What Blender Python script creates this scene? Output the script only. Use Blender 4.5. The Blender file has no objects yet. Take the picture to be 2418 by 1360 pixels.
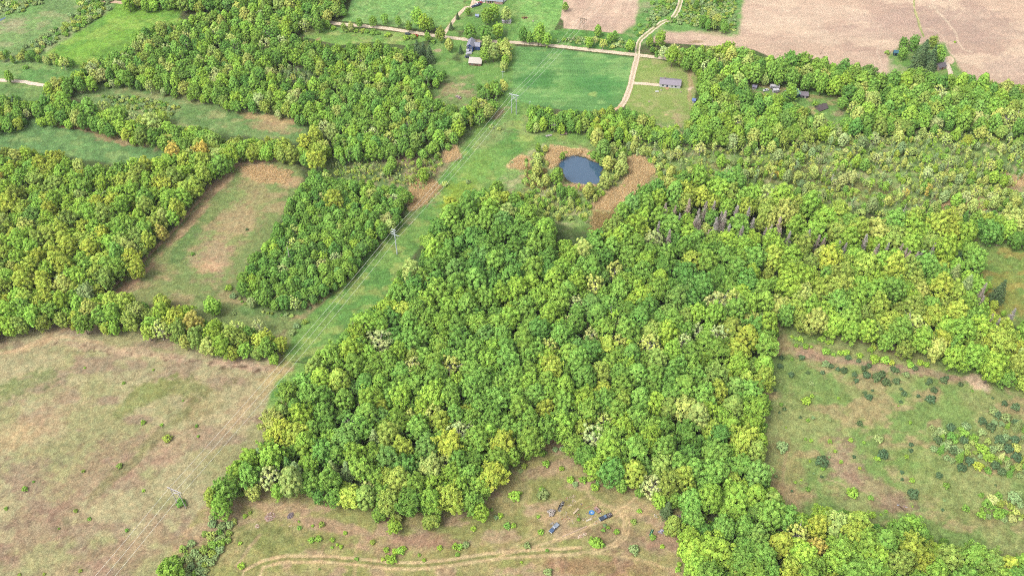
import bpy, math, random
import numpy as np
from mathutils import Vector, Matrix

R = math.radians
scene = bpy.context.scene
C = scene.collection

# ---------------------------------------------------------------- camera
H, FPX, PITCH = 420.0, 2400.0, R(48.8)
CX, CY = 1209.0, 680.0
cam = bpy.data.cameras.new('camera')
cam.sensor_width = 36.0
cam.lens = 36.0 * FPX / 2418.0
cam.clip_start, cam.clip_end = 1.0, 20000.0
camo = bpy.data.objects.new('camera', cam); C.objects.link(camo)
camo.location = (0, 0, H)
camo.rotation_euler = (R(90) - PITCH, 0, 0)
scene.camera = camo

# ---------------------------------------------------------------- light
SUN_EL, SUN_AZ = R(56), R(-128)          # azimuth from +Y (north) towards +X
world = bpy.data.worlds.new('World'); scene.world = world
world.use_nodes = True
wn = world.node_tree; wn.nodes.clear()
sky = wn.nodes.new('ShaderNodeTexSky'); sky.sky_type = 'NISHITA'; sky.sun_disc = False
sky.sun_elevation = SUN_EL; sky.sun_rotation = SUN_AZ
sky.air_density = 1.0; sky.dust_density = 4.0; sky.ozone_density = 1.0
hsv = wn.nodes.new('ShaderNodeHueSaturation'); hsv.inputs['Saturation'].default_value = 0.22
bg = wn.nodes.new('ShaderNodeBackground'); bg.inputs['Strength'].default_value = 0.15
wo = wn.nodes.new('ShaderNodeOutputWorld')
wn.links.new(sky.outputs[0], hsv.inputs['Color']); wn.links.new(hsv.outputs[0], bg.inputs['Color'])
wn.links.new(bg.outputs[0], wo.inputs['Surface'])
sun = bpy.data.lights.new('sun', 'SUN'); sun.energy = 1.3; sun.angle = R(22); sun.color = (1.0, 0.97, 0.91)
suno = bpy.data.objects.new('sun', sun); C.objects.link(suno)
sd = Vector((math.sin(SUN_AZ) * math.cos(SUN_EL), math.cos(SUN_AZ) * math.cos(SUN_EL), math.sin(SUN_EL)))
suno.rotation_euler = sd.to_track_quat('Z', 'Y').to_euler()
suno.location = (0, 300, 600)
vs = scene.view_settings
vs.view_transform = 'Standard'; vs.look = 'None'; vs.gamma = 1.0; vs.use_curve_mapping = False
vs.exposure = 1.36
scene.cycles.max_bounces = 5; scene.cycles.diffuse_bounces = 3; scene.cycles.transmission_bounces = 3
scene.cycles.glossy_bounces = 2; scene.cycles.transparent_max_bounces = 4
scene.cycles.use_denoising = False
try: scene.cycles.denoiser = 'OPENIMAGEDENOISE'
except Exception: pass
scene.cycles.filter_width = 1.0 if hasattr(scene.cycles, 'filter_width') else 1.0
KG, KT = 2.1, 1.04      # how much brighter a lit surface shows than its base colour (ground, crowns)

# ---------------------------------------------------------------- projection between photo pixels and the ground
SP, CP = math.sin(PITCH), math.cos(PITCH)
def proj(x, y, z=0.0):
    dz = np.asarray(z) - H
    d = y * CP - dz * SP
    up = y * SP + dz * CP
    d = np.maximum(d, 1.0)
    return CX + FPX * x / d, CY - FPX * up / d
def at(u, v, z=0.0):
    a = (u - CX) / FPX; b = (CY - v) / FPX
    dy = CP + b * SP; dz = -SP + b * CP
    t = (z - H) / dz
    return Vector((a * t, dy * t, z))
def ppm(u, v):                            # pixels per metre across, on the ground at a pixel
    p = at(u, v); return FPX / (p.y * CP + H * SP)

# ---------------------------------------------------------------- noise
def _h(ix, iy, s):
    n = (ix.astype(np.int64) * 374761393 + iy.astype(np.int64) * 668265263 + s * 1442695041) & 0x7fffffff
    n = ((n ^ (n >> 13)) * 1274126177) & 0x7fffffff
    return ((n ^ (n >> 16)) & 0xffff) / 65535.0
def vnoise(x, y, s=0):
    ix = np.floor(x); iy = np.floor(y); fx = x - ix; fy = y - iy
    fx = fx * fx * (3 - 2 * fx); fy = fy * fy * (3 - 2 * fy)
    a = _h(ix, iy, s); b = _h(ix + 1, iy, s); c = _h(ix, iy + 1, s); d = _h(ix + 1, iy + 1, s)
    return (a + (b - a) * fx) * (1 - fy) + (c + (d - c) * fx) * fy
def fbm(x, y, s=0, o=4, g=0.55):
    t = 0; a = 1; w = 0
    for i in range(o):
        t = t + a * vnoise(x * 2 ** i + 17.3 * i, y * 2 ** i - 9.1 * i, s + i * 7); w += a; a *= g
    return t / w
def sstep(a, b, x):
    t = np.clip((x - a) / (b - a), 0, 1); return t * t * (3 - 2 * t)
def lin(c):
    c = np.asarray(c, float) / 255.0
    return np.where(c <= 0.04045, c / 12.92, ((c + 0.055) / 1.055) ** 2.4)

# ---------------------------------------------------------------- outlines read off the photograph, as ground places
def P(s):
    out = []
    for w in s.split():
        a, b = w.split(',')
        a, b = float(a), float(b)
        if a <= 0: a = -170
        if a >= 2418: a = 2590
        if b <= 0: b = -110
        if b >= 1360: b = 1500
        out.append((a, b))
    return np.array(out)
def inside(poly, u, v):
    r = np.zeros(u.shape, bool); n = len(poly)
    for i in range(n):
        x0, y0 = poly[i]; x1, y1 = poly[(i + 1) % n]
        if y0 == y1: continue
        c = ((y0 > v) != (y1 > v)) & (u < (x1 - x0) * (v - y0) / (y1 - y0) + x0)
        r ^= c
    return r
def dist_line(pts, u, v, closed=False):
    d = np.full(u.shape, 1e9); n = len(pts)
    for i in range(n if closed else n - 1):
        x0, y0 = pts[i]; x1, y1 = pts[(i + 1) % n]
        dx, dy = x1 - x0, y1 - y0; L = dx * dx + dy * dy + 1e-9
        t = np.clip(((u - x0) * dx + (v - y0) * dy) / L, 0, 1)
        d = np.minimum(d, np.hypot(u - x0 - t * dx, v - y0 - t * dy))
    return d

POND = P('1322,382 1330,371 1345,369 1352,366 1366,371 1380,374 1392,380 1404,384 1420,390 1424,398 1416,410 1419,424 1414,433 1400,438 1380,440 1360,437 1345,430 1335,424 1330,412 1328,400 1318,394')
REGIONS = [   # name, outline, colours (base, alt, alt), noise scale m, feather px, label
 ('meadow', P('0,820 60,790 130,765 200,770 280,768 430,805 600,836 690,846 700,890 660,970 615,1030 580,1080 530,1180 500,1250 400,1310 360,1360 0,1360'), [(172,162,122), (160,156,110), (160,142,114)], 26, 5),
 ('meadow', P('500,1185 560,1140 600,1140 700,1160 900,1190 1000,1215 1110,1195 1170,1140 1200,1100 1270,1040 1340,1030 1390,1080 1500,1150 1600,1165 1670,1240 1670,1310 1730,1360 360,1360 420,1290'), [(164,154,104), (148,148,90), (172,150,116)], 14, 5),
 ('meadow', P('1805,770 1900,780 2050,815 2200,845 2330,882 2418,920 2418,1360 2200,1260 2060,1225 1840,1210 1790,1130 1785,1060 1805,900'), [(150,158,98), (128,152,84), (166,154,108)], 20, 5),
 ('pasture', P('545,380 600,366 662,378 700,398 700,430 660,500 625,560 590,605 556,650 545,705 600,725 700,730 760,690 800,745 740,800 690,850 640,790 530,770 430,745 330,710 245,700 330,628 420,535 500,440'), [(128,144,86), (140,148,92), (160,148,105)], 20, 4),
 ('grass_strip', P('680,850 700,790 770,720 850,645 880,600 955,530 1010,450 1050,390 1090,340 1150,280 1205,215 1245,245 1260,270 1240,300 1265,320 1390,315 1395,345 1330,350 1260,365 1215,400 1180,440 1110,470 1010,540 960,610 925,690 860,745 790,800 735,850 700,895 640,960 660,880'), [(122,158,80), (104,148,74), (146,166,90)], 15, 5),
 ('crop_field', P('1215,110 1300,114 1400,126 1503,137 1490,190 1470,250 1400,264 1340,262 1250,247 1195,225 1200,150'), [(112,158,88), (100,146,82), (130,168,98)], 14, 2),
 ('lawn', P('1508,136 1560,142 1648,158 1645,200 1640,240 1622,300 1560,300 1475,262 1495,190'), [(148,165,92), (138,160,84), (162,166,106)], 9, 2),
 ('ploughed_field', P('1344,0 1532,0 1510,60 1478,82 1440,78 1380,72 1330,68 1330,50 1322,42'), [(206,178,154), (194,164,144), (216,190,164)], 22, 2),
 ('ploughed_field', P('1750,0 2418,0 2418,215 2330,195 2250,178 2240,150 2222,130 2200,112 2120,118 2108,140 2110,182 2070,170 1990,160 1920,140 1830,140 1780,118 1690,110 1600,104 1520,100 1520,92 1560,65 1640,66 1733,78 1742,40'), [(204,176,152), (190,162,142), (214,188,162)], 40, 2),
 ('lawn', P('2110,135 2135,120 2225,112 2265,180 2250,200 2110,190'), [(126,162,84), (110,150,75), (140,160,92)], 8, 3),
 ('pasture', P('75,140 130,108 200,65 280,16 420,25 410,50 330,80 300,110 200,150 110,150'), [(124,166,66), (112,156,66), (140,172,78)], 20, 3),
 ('pasture', P('0,142 90,146 170,158 190,175 130,205 0,196'), [(116,156,84), (104,146,78), (132,160,92)], 15, 3),
 ('pasture', P('0,196 60,205 110,215 60,245 60,282 0,300'), [(126,152,84), (110,144,80), (142,158,96)], 15, 3),
 ('pasture', P('180,215 220,202 300,208 430,230 560,258 650,268 718,285 712,325 640,320 520,305 430,290 330,280 240,262'), [(124,150,90), (110,142,80), (150,158,102)], 14, 3),
 ('pasture', P('0,325 60,290 110,292 240,318 385,345 375,378 280,378 180,365 60,345 0,345'), [(116,152,90), (106,142,84), (130,158,94)], 14, 3),
 ('pasture', P('692,65 760,62 860,70 950,78 1000,88 1010,96 960,108 880,100 800,108 730,90'), [(132,166,84), (120,158,80), (150,166,96)], 12, 2),
 ('pasture', P('808,50 825,20 850,0 1112,0 1092,30 1062,62 1000,70 900,60'), [(126,168,92), (116,158,88), (138,172,100)], 14, 2),
 ('pasture', P('1190,0 1345,0 1325,40 1310,68 1300,104 1215,100 1205,60 1180,30'), [(130,174,92), (118,166,86), (140,174,98)], 14, 2),
 ('lawn', P('1060,60 1110,10 1200,0 1215,60 1200,100 1150,60 1100,90 1040,150 1110,160 1110,200 1060,175 1010,150 1030,100 1060,60 1110,160 1110,205 1200,200 1210,60'), [(120,160,82), (108,150,76), (136,164,92)], 9, 3),
 ('pasture', P('1010,205 1050,190 1115,190 1120,235 1080,255 1030,245'), [(128,150,88), (112,144,78), (158,150,108)], 8, 3),
 ('grass_strip', P('1532,0 1750,0 1742,40 1733,78 1640,66 1560,65 1520,92 1500,100 1480,82 1510,60'), [(118,160,84), (104,148,78), (138,164,98)], 10, 3),
 ('grass_strip', P('1300,74 1330,68 1380,72 1440,78 1478,82 1500,95 1500,128 1400,118 1300,106'), [(104,152,74), (92,140,70), (120,158,84)], 8, 2),
 ('clearing', P('1765,205 1820,195 1900,215 1990,222 2015,245 2000,290 1940,275 1900,245 1850,235 1790,225'), [(124,158,84), (112,148,78), (160,156,104)], 9, 3),
 ('pasture', P('2312,575 2418,580 2418,780 2390,760 2350,700 2320,640'), [(132,152,80), (118,146,74), (158,150,84)], 10, 3),
 ('scrubland', P('0,0 300,0 260,14 190,62 120,105 80,138 0,140'), [(126,156,92), (112,142,84), (148,160,108)], 14, 5),
 ('scrubland', P('1430,270 1560,300 1620,305 1700,300 1850,290 2000,300 2200,270 2418,290 2418,575 2320,572 2290,520 2090,500 2000,485 1900,470 1790,430 1700,415 1560,440 1460,500 1400,545 1330,520 1220,470 1180,440 1225,385 1265,350 1330,345 1400,345'), [(142,168,94), (126,154,86), (170,172,120)], 9, 7),
 ('scrubland', P('760,400 800,370 900,360 1000,350 1080,330 1110,310 1050,390 1010,450 965,520 960,440 880,430 800,425'), [(124,146,86), (112,136,80), (158,152,110)], 8, 6),
 ('scrubland', P('600,130 700,120 770,160 780,200 700,215 620,190'), [(98,124,76), (86,110,66), (124,130,96)], 8, 6),
]
REG_LABEL = {}
# soft ground patches: cx, cy, rx, ry, rotation deg, colour, strength
BL = [
 (300,830,190,14,8,(192,166,135),.8),(560,862,130,12,6,(196,166,140),.8),(110,800,90,10,-25,(196,170,130),.7),
 (60,905,90,26,-20,(128,146,84),.6),(330,940,80,22,-30,(146,152,92),.8),(420,915,110,25,0,(140,146,86),.7),(100,1000,120,40,-30,(176,152,118),.6),
 (230,1120,200,60,-30,(160,130,110),.55),(60,1120,60,50,0,(156,126,112),.55),(400,1050,120,50,-30,(176,150,122),.6),(120,1240,160,45,-30,(158,128,108),.5),
 (320,1290,160,50,-30,(170,140,118),.5),(480,960,90,35,-40,(150,140,96),.6),(40,1030,60,30,-30,(190,168,124),.6),(320,1080,200,14,-42,(126,134,80),.5),
 (560,980,70,24,-50,(184,160,124),.6),(650,890,60,20,-45,(190,168,120),.7),(200,1330,200,30,-20,(164,136,112),.4),
 (800,1245,190,16,12,(184,152,124),.8),(640,1195,120,12,5,(184,154,124),.7),(640,1270,90,30,0,(128,138,78),.6),(930,1290,110,28,0,(180,146,120),.6),
 (1010,1275,60,18,0,(170,136,112),.6),(1300,1110,90,16,-15,(176,148,120),.7),(1440,1270,70,30,0,(150,124,100),.6),(1420,1340,170,22,4,(160,122,96),.6),
 (1580,1270,50,40,40,(178,146,120),.7),(1650,1330,60,30,35,(186,152,130),.7),(1290,1160,60,30,-30,(140,146,84),.6),(1100,1300,120,12,-8,(150,146,84),.6),
 (1500,1200,60,20,-10,(196,170,128),.6),(1330,1200,90,20,-30,(166,148,98),.5),
 (1990,850,150,12,10,(180,146,126),.7),(2210,882,110,10,12,(176,142,124),.6),(2310,905,34,16,30,(218,190,158),.95),(1990,1090,60,45,60,(170,138,120),.7),
 (2060,1150,110,26,25,(172,142,118),.6),(2110,1190,90,20,10,(158,128,108),.6),(1850,1100,40,80,0,(160,148,100),.6),(2160,1100,90,40,20,(128,152,80),.5),
 (1900,930,60,30,0,(130,150,82),.5),(2260,1200,90,40,20,(136,150,86),.5),(1870,1170,40,30,0,(178,154,116),.6),(2350,1230,70,30,10,(150,150,96),.5),
 (620,410,75,24,14,(206,172,132),.9),(600,470,45,60,25,(166,152,108),.7),(560,520,60,40,-55,(176,156,116),.7),(505,600,48,55,20,(180,154,122),.8),(490,630,34,18,-20,(196,160,124),.8),
 (440,570,70,18,-52,(104,138,76),.6),(330,650,70,9,-42,(196,160,128),.9),(430,545,110,9,-47,(192,162,124),.85),(520,440,70,9,-45,(196,164,128),.85),(600,388,50,7,-8,(200,168,130),.85),
 (640,730,110,18,5,(100,142,76),.6),(300,688,60,10,-20,(186,158,122),.7),
 (1085,460,60,32,-45,(140,166,62),.8),(1130,400,50,30,-45,(134,168,78),.6),(985,640,60,30,-50,(92,138,72),.6),(900,720,90,16,-45,(104,144,74),.5),(850,765,30,9,-30,(164,142,104),.7),
 (760,780,90,12,-45,(128,156,80),.5),(740,850,26,8,0,(72,104,52),.8),(1180,270,20,8,-40,(190,160,130),.7),(1000,455,34,30,-30,(190,158,126),.85),(1060,372,24,14,0,(196,164,128),.8),
 (1235,388,30,16,0,(196,168,132),.8),(1260,420,26,26,0,(180,162,112),.7),(1260,300,40,26,0,(150,166,106),.6),(1160,320,60,20,-30,(150,162,108),.5),
 (1500,400,46,26,25,(202,170,130),.9),(1450,465,56,26,-40,(204,172,132),.95),(1440,530,30,16,-10,(184,160,126),.8),(1325,385,16,14,0,(196,166,128),.9),(1370,362,55,10,12,(200,168,132),.9),(1425,385,22,20,0,(190,164,126),.8),(1345,440,60,9,8,(200,164,132),.7),(1300,370,24,16,0,(190,164,120),.7),
 (1280,480,50,20,20,(150,146,98),.6),(1380,545,50,10,0,(96,122,62),.7),
 (2270,480,70,20,0,(196,164,130),.85),(2380,430,60,18,10,(192,162,128),.8),(1720,410,40,12,0,(160,146,104),.5),(2060,440,80,20,0,(150,150,100),.5),
 (820,380,80,16,-10,(112,134,74),.6),(960,380,50,16,0,(184,154,126),.7),(1000,410,40,20,0,(172,150,116),.7),
 (1340,210,50,24,0,(112,160,84),.6),(1270,185,50,22,0,(74,130,66),.7),(1420,200,60,30,0,(74,140,72),.5),(1400,225,12,6,0,(150,172,96),.8),(1240,230,40,12,0,(112,160,92),.6),
 (1600,280,20,16,60,(178,156,120),.7),(1630,200,6,50,0,(190,160,124),.7),(1628,210,9,6,0,(226,200,176),.9),(1540,225,60,30,0,(146,162,88),.4),(1575,207,8,3,0,(214,176,136),.9),(1571,272,7,3,0,(214,176,140),.8),
 (640,280,80,12,12,(200,166,122),.8),(650,300,60,12,5,(186,160,120),.7),(300,335,80,9,10,(186,156,118),.8),(180,300,60,7,12,(180,140,112),.75),(330,225,60,10,12,(156,160,108),.6),
 (230,60,30,8,-30,(100,150,66),.6),(290,100,60,10,-30,(104,144,58),.6),(750,95,10,5,0,(196,166,122),.7),(720,72,30,6,0,(160,164,96),.5),
 (1070,215,36,14,0,(172,152,116),.7),(1035,118,10,5,0,(196,166,140),.7),(30,60,40,20,0,(170,160,126),.6),(60,20,60,14,-20,(120,164,88),.7),
 (2360,700,50,60,0,(160,152,76),.5),(2330,720,30,40,0,(172,146,76),.5),(1480,18,60,14,0,(196,168,148),.4),
 (1900,40,160,30,-3,(214,190,166),.5),(2100,60,120,30,-5,(190,162,146),.5),(1960,90,150,18,-4,(208,184,160),.5),(2300,60,150,40,10,(184,158,142),.6),(2390,160,80,30,0,(192,166,148),.6),(1700,88,110,12,4,(210,182,156),.6),(1650,99,20,3,0,(150,130,90),.7),
 (2080,150,60,14,20,(214,188,164),.5),(1420,50,50,20,0,(186,158,142),.5),(1820,205,50,6,5,(180,150,116),.6),(1980,268,20,9,0,(172,150,120),.7),(2225,225,24,14,0,(150,120,104),.7),
]
# worn lines on the ground: points, half width px, colour, strength
def off(s, d):
    p = P(s); return ' '.join('%g,%g' % (a, b + d) for a, b in p)
ST0 = None
T0 = '540,1385 580,1352 620,1330 680,1318 760,1318 840,1325 920,1334 980,1336 1060,1328 1140,1315 1210,1307 1290,1303 1370,1300'
ST = [
 (off(T0, -7), 3.4, (208,182,138), .9), (off(T0, 8), 3.4, (204,178,134), .9), (T0, 2.5, (132,134,78), .8),
 ('1209,1292 1262,1264 1305,1220 1350,1190 1385,1170', 2.6, (196,174,124), .7), ('1220,1298 1272,1270 1318,1228 1362,1198', 2.2, (192,170,120), .6),
 ('1180,1312 1280,1285 1330,1266 1400,1240 1455,1208 1490,1185 1510,1165', 3.0, (206,180,136), .8),
 ('1320,1277 1360,1258 1420,1225 1465,1204', 1.8, (196,168,128), .8),
 ('1462,1205 1474,1232 1470,1262 1445,1285 1400,1297', 2.6, (212,186,142), .8), ('1476,1205 1488,1235 1482,1268 1455,1290 1400,1303', 2.4, (208,182,138), .8), ('1468,1208 1481,1234 1476,1265 1450,1288', 2.0, (200,176,130), .6),
 ('1370,1302 1450,1308 1530,1325 1600,1352 1640,1375', 3.0, (200,174,130), .7), ('1400,1190 1450,1196 1510,1200 1570,1214 1620,1230', 2.4, (196,170,130), .6), ('1380,1140 1392,1170 1420,1190 1462,1205', 4, (190,166,124), .7),
 ('830,1360 840,1300 860,1250', 4, (188,160,126), .4), ('560,1335 590,1290 615,1262', 4, (188,164,128), .6), ('480,1330 520,1240 545,1205', 3, (186,160,128), .4),
 ('0,862 40,828 90,806 150,795 240,808', 3.6, (206,178,138), .8), ('246,694 330,624 420,532 500,440 555,390 600,382 660,378', 3.0, (200,168,134), .9),
 ('655,378 664,372 670,362', 2.2, (206,182,160), .9), ('690,852 715,856 735,857', 1.6, (58,66,40), .9),
 ('1960,1095 2000,1130 2050,1165 2120,1200', 2.0, (188,162,130), .6), ('1950,1130 1985,1140 2010,1160', 1.6, (196,170,136), .6), ('1860,1050 1850,1110 1845,1190', 4, (182,156,118), .5),
 ('2200,4 2215,30 2240,55 2258,80 2262,100 2275,118 2295,124', 2.2, (216,194,168), .7), ('2270,30 2240,52 2246,72', 1.0, (214,192,166), .6), ('2075,100 2072,125 2082,150 2080,175', 1.4, (216,194,170), .7), ('2180,68 2205,70 2225,85 2240,120 2290,170', 1.2, (210,188,164), .6),
 ('2300,135 2298,150 2290,158', 1.0, (216,194,168), .6), ('2330,90 2418,96', 1.0, (214,192,168), .6), ('1813,78 1850,86 1910,88', 1.0, (214,192,168), .5), ('1300,30 1240,22', 1, (108,150,76), .6),
 ('1215,33 1290,34', 0.8, (92,140,70), .7), ('2150,0 2160,24 2172,62 2180,86', 2.2, (150,168,92), .9), ('2156,8 2164,34 2174,66', 1.0, (216,200,150), .8),
 ('1198,222 1100,345 1010,455 905,590 790,722 690,850', 1.4, (128,158,80), .4),
]

# ---------------------------------------------------------------- ground colours
def stops(lo, hi, step, far, n):
    a = np.arange(lo, hi + step / 2, step)
    g = far * (np.linspace(0, 1, n + 1)[1:] ** 2.2)
    return np.concatenate([(a[0] - g)[::-1], a, a[-1] + g])
GX = stops(-390, 390, 0.72, 6000, 26)
GY = stops(186, 700, 0.72, 6000, 26)
X, Y = np.meshgrid(GX, GY)
U, V = proj(X, Y)
far_out = (Y * CP + H * SP < 60) | (U < -260) | (U > 2680) | (V < -190) | (V > 1600)
wob = 5.0 * np.minimum(1.4, 1.0)
DU = (fbm(X / 7, Y / 7, 3, 3) - .5) * 12; DV = (fbm(X / 7, Y / 7, 11, 3) - .5) * 8
n1 = fbm(X / 30, Y / 30, 21, 5); n2 = fbm(X / 9, Y / 6, 31, 4); n3 = fbm(X / 2.2, Y / 2.2, 41, 3); n4 = vnoise(X / .8, Y / .8, 51)
col = np.zeros(X.shape + (3,)); rid = np.zeros(X.shape, np.int32)
def mixin(mask_idx, c, a):
    col[mask_idx] = col[mask_idx] * (1 - a[..., None]) + c * a[..., None]
def palette(cols, sc, idx):
    x, y = X[idx], Y[idx]
    a = sstep(.42, .62, fbm(x / sc, y / sc, 61, 4)); b = sstep(.52, .66, fbm(x / (sc * .7) + 50, y / (sc * .45), 71, 5))
    c0, c1, c2 = [lin(c) for c in cols]
    r = c0 * (1 - a[:, None]) + c1 * a[:, None]
    return r * (1 - b[:, None]) + c2 * b[:, None]
idx_all = np.ones(X.shape, bool)
col[idx_all] = palette([(80,98,56), (88,106,60), (98,100,68)], 10, idx_all)
col[far_out] = palette([(116,150,84), (96,134,72), (160,150,110)], 90, far_out)
names = ['ground']
for name, poly, cols, sc, fe in REGIONS:
    m = (U > poly[:, 0].min() - 30) & (U < poly[:, 0].max() + 30) & (V > poly[:, 1].min() - 30) & (V < poly[:, 1].max() + 30) & ~far_out
    sharp = fe <= 2
    k = .15 if sharp else 1.0
    u, v = U[m] + DU[m] * k, V[m] + DV[m] * k
    ins = inside(poly, u, v); d = dist_line(poly, u, v, True) * np.where(ins, 1, -1)
    a = sstep(-fe * .5, fe * .5, d) if sharp else sstep(-16, -5, d)
    mixin(m, palette(cols, sc, m), a)
    names.append(name); r = rid[m]; r[ins] = len(names) - 1; rid[m] = r
for cx, cy, rx, ry, rot, c, s in BL:
    q = max(rx, ry) * 1.6 + 14
    m = (abs(U - cx) < q) & (abs(V - cy) < q) & ~far_out
    u, v = U[m] + DU[m] * 1.2 - cx, V[m] + DV[m] * 1.2 - cy
    t = R(rot); a_ = u * math.cos(t) + v * math.sin(t); b_ = -u * math.sin(t) + v * math.cos(t)
    e = np.sqrt((a_ / rx) ** 2 + (b_ / ry) ** 2)
    a = s * sstep(1.25, .45, e + (n2[m] - .5) * 1.5 + (n3[m] - .5) * .9)
    mixin(m, lin(c)[None, :] * np.ones((m.sum(), 1)), a)
for pts, w, c, s in ST:
    p = P(pts)
    q = w * 3 + 16
    m = (U > p[:, 0].min() - q) & (U < p[:, 0].max() + q) & (V > p[:, 1].min() - q) & (V < p[:, 1].max() + q) & ~far_out
    u, v = U[m] + DU[m] * .35, V[m] + DV[m] * .35
    d = dist_line(p, u, v)
    a = s * sstep(1.5, .6, d / w + (n3[m] - .5) * .9)
    mixin(m, lin(c)[None, :] * np.ones((m.sum(), 1)), a)
m = (abs(U - 1370) < 70) & (abs(V - 404) < 60); a = sstep(5, 1.5, dist_line(POND, U[m], V[m], True) + (n3[m] - .5) * 4) * .85
mixin(m, lin((84, 74, 56)) * np.ones((m.sum(), 1)), a)
# mud and dead leaves under the scrub debris line at the head of the tan meadow
m = (V > 800) & (V < 890) & (U < 700)
a = sstep(.58, .7, fbm(X[m] / 2.6, Y[m] / 2.0, 91, 3)) * sstep(46, 8, dist_line(P('120,815 210,822 300,835 400,850 500,862 620,872'), U[m], V[m]) * 3) * .75
mixin(m, lin((98, 76, 60)) * np.ones((m.sum(), 1)), a)
# furrows in the ploughed ground
pl = np.isin(rid, [i for i, n in enumerate(names) if n == 'ploughed_field'])
fr = vnoise(X * .06 + Y * 1.3 * .12, (Y - X * .08) / 1.7, 5) * .5 + vnoise((X + 2 * n1) * .02, (Y - X * .08) / 4.4, 6) * .5
rA = rid == (1 + [r[0] for r in REGIONS].index('ploughed_field'))
frA = vnoise((X - (Y - 560) * .32) / 1.6, Y * .02, 8)
col[pl] *= (.9 + .2 * fr[pl])[:, None]
col[rA] *= (.9 + .2 * frA[rA])[:, None]
cf = rid == names.index('crop_field')
col[cf] *= (.86 + .28 * vnoise(X[cf] * .05, Y[cf] / 1.5, 12))[:, None]
grain = 1 + (n3 - .5) * .62 + (n4 - .5) * .5 + (n2 - .5) * .24
soft = np.isin(rid, [i for i, n in enumerate(names) if n in ('ploughed_field', 'crop_field', 'lawn')])
grain = np.where(soft, 1 + (grain - 1) * .35, grain)
col *= grain[..., None]
col[..., 0] *= 1 + (vnoise(X / 1.7, Y / 1.7, 77) - .5) * .16 * np.where(soft, .4, 1)
pin = inside(POND, U, V)
rid[pin] = -1

# ---------------------------------------------------------------- materials
def mat(name, color, rough=.8, metal=0.0, spec=.3, noise=0.0, nscale=1.0):
    m = bpy.data.materials.new(name); m.use_nodes = True
    b = m.node_tree.nodes['Principled BSDF']
    b.inputs['Roughness'].default_value = rough; b.inputs['Metallic'].default_value = metal
    b.inputs['Specular IOR Level'].default_value = spec
    c = tuple(float(x) for x in color)
    if noise:
        t = m.node_tree; nz = t.nodes.new('ShaderNodeTexNoise'); nz.inputs['Scale'].default_value = nscale; nz.inputs['Detail'].default_value = 5
        tc = t.nodes.new('ShaderNodeTexCoord'); t.links.new(tc.outputs['Object'], nz.inputs['Vector'])
        r = t.nodes.new('ShaderNodeMapRange'); r.inputs[1].default_value = .3; r.inputs[2].default_value = .7
        r.inputs[3].default_value = 1 - noise; r.inputs[4].default_value = 1 + noise
        mx = t.nodes.new('ShaderNodeVectorMath'); mx.operation = 'SCALE'; mx.inputs[0].default_value = c
        t.links.new(nz.outputs['Fac'], r.inputs[0]); t.links.new(r.outputs[0], mx.inputs['Scale']); t.links.new(mx.outputs[0], b.inputs['Base Color'])
    else:
        b.inputs['Base Color'].default_value = c + (1,)
    return m
def ground_mat():
    m = bpy.data.materials.new('soil_and_grass'); m.use_nodes = True; t = m.node_tree; b = t.nodes['Principled BSDF']
    b.inputs['Roughness'].default_value = .95; b.inputs['Specular IOR Level'].default_value = .1
    at_ = t.nodes.new('ShaderNodeAttribute'); at_.attribute_name = 'soil'
    geo = t.nodes.new('ShaderNodeNewGeometry')
    nz = t.nodes.new('ShaderNodeTexNoise'); nz.inputs['Scale'].default_value = 1.3; nz.inputs['Detail'].default_value = 6; nz.inputs['Roughness'].default_value = .7
    t.links.new(geo.outputs['Position'], nz.inputs['Vector'])
    r = t.nodes.new('ShaderNodeMapRange'); r.inputs[1].default_value = .3; r.inputs[2].default_value = .7; r.inputs[3].default_value = .6; r.inputs[4].default_value = 1.4
    mx = t.nodes.new('ShaderNodeVectorMath'); mx.operation = 'SCALE'
    t.links.new(nz.outputs['Fac'], r.inputs[0]); t.links.new(at_.outputs['Color'], mx.inputs[0]); t.links.new(r.outputs[0], mx.inputs['Scale'])
    t.links.new(mx.outputs[0], b.inputs['Base Color'])
    bp = t.nodes.new('ShaderNodeBump'); bp.inputs['Strength'].default_value = .9; bp.inputs['Distance'].default_value = .5
    t.links.new(nz.outputs['Fac'], bp.inputs['Height']); t.links.new(bp.outputs[0], b.inputs['Normal'])
    return m
MG = ground_mat()

def raw_mesh(name, verts, quads, mats=(), colors=None, smooth=False, midx=None, fattr=None):
    me = bpy.data.meshes.new(name)
    v = np.asarray(verts, np.float32); q = np.asarray(quads, np.int32); k = q.shape[1]
    me.vertices.add(len(v)); me.vertices.foreach_set('co', v.ravel())
    me.loops.add(q.size); me.loops.foreach_set('vertex_index', q.ravel())
    me.polygons.add(len(q)); me.polygons.foreach_set('loop_start', np.arange(0, q.size, k, dtype=np.int32))
    if midx is not None: me.polygons.foreach_set('material_index', np.asarray(midx, np.int32))
    me.polygons.foreach_set('use_smooth', np.full(len(q), smooth))
    for mm in mats: me.materials.append(mm)
    if colors is not None:
        a = me.color_attributes.new('soil', 'FLOAT_COLOR', 'POINT')
        c4 = np.ones((len(v), 4), np.float32); c4[:, :3] = colors; a.data.foreach_set('color', c4.ravel())
    if fattr is not None:
        a = me.attributes.new('shade', 'FLOAT', 'FACE'); a.data.foreach_set('value', np.asarray(fattr, np.float32))
    me.update(calc_edges=True); me.validate(); return me

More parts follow.
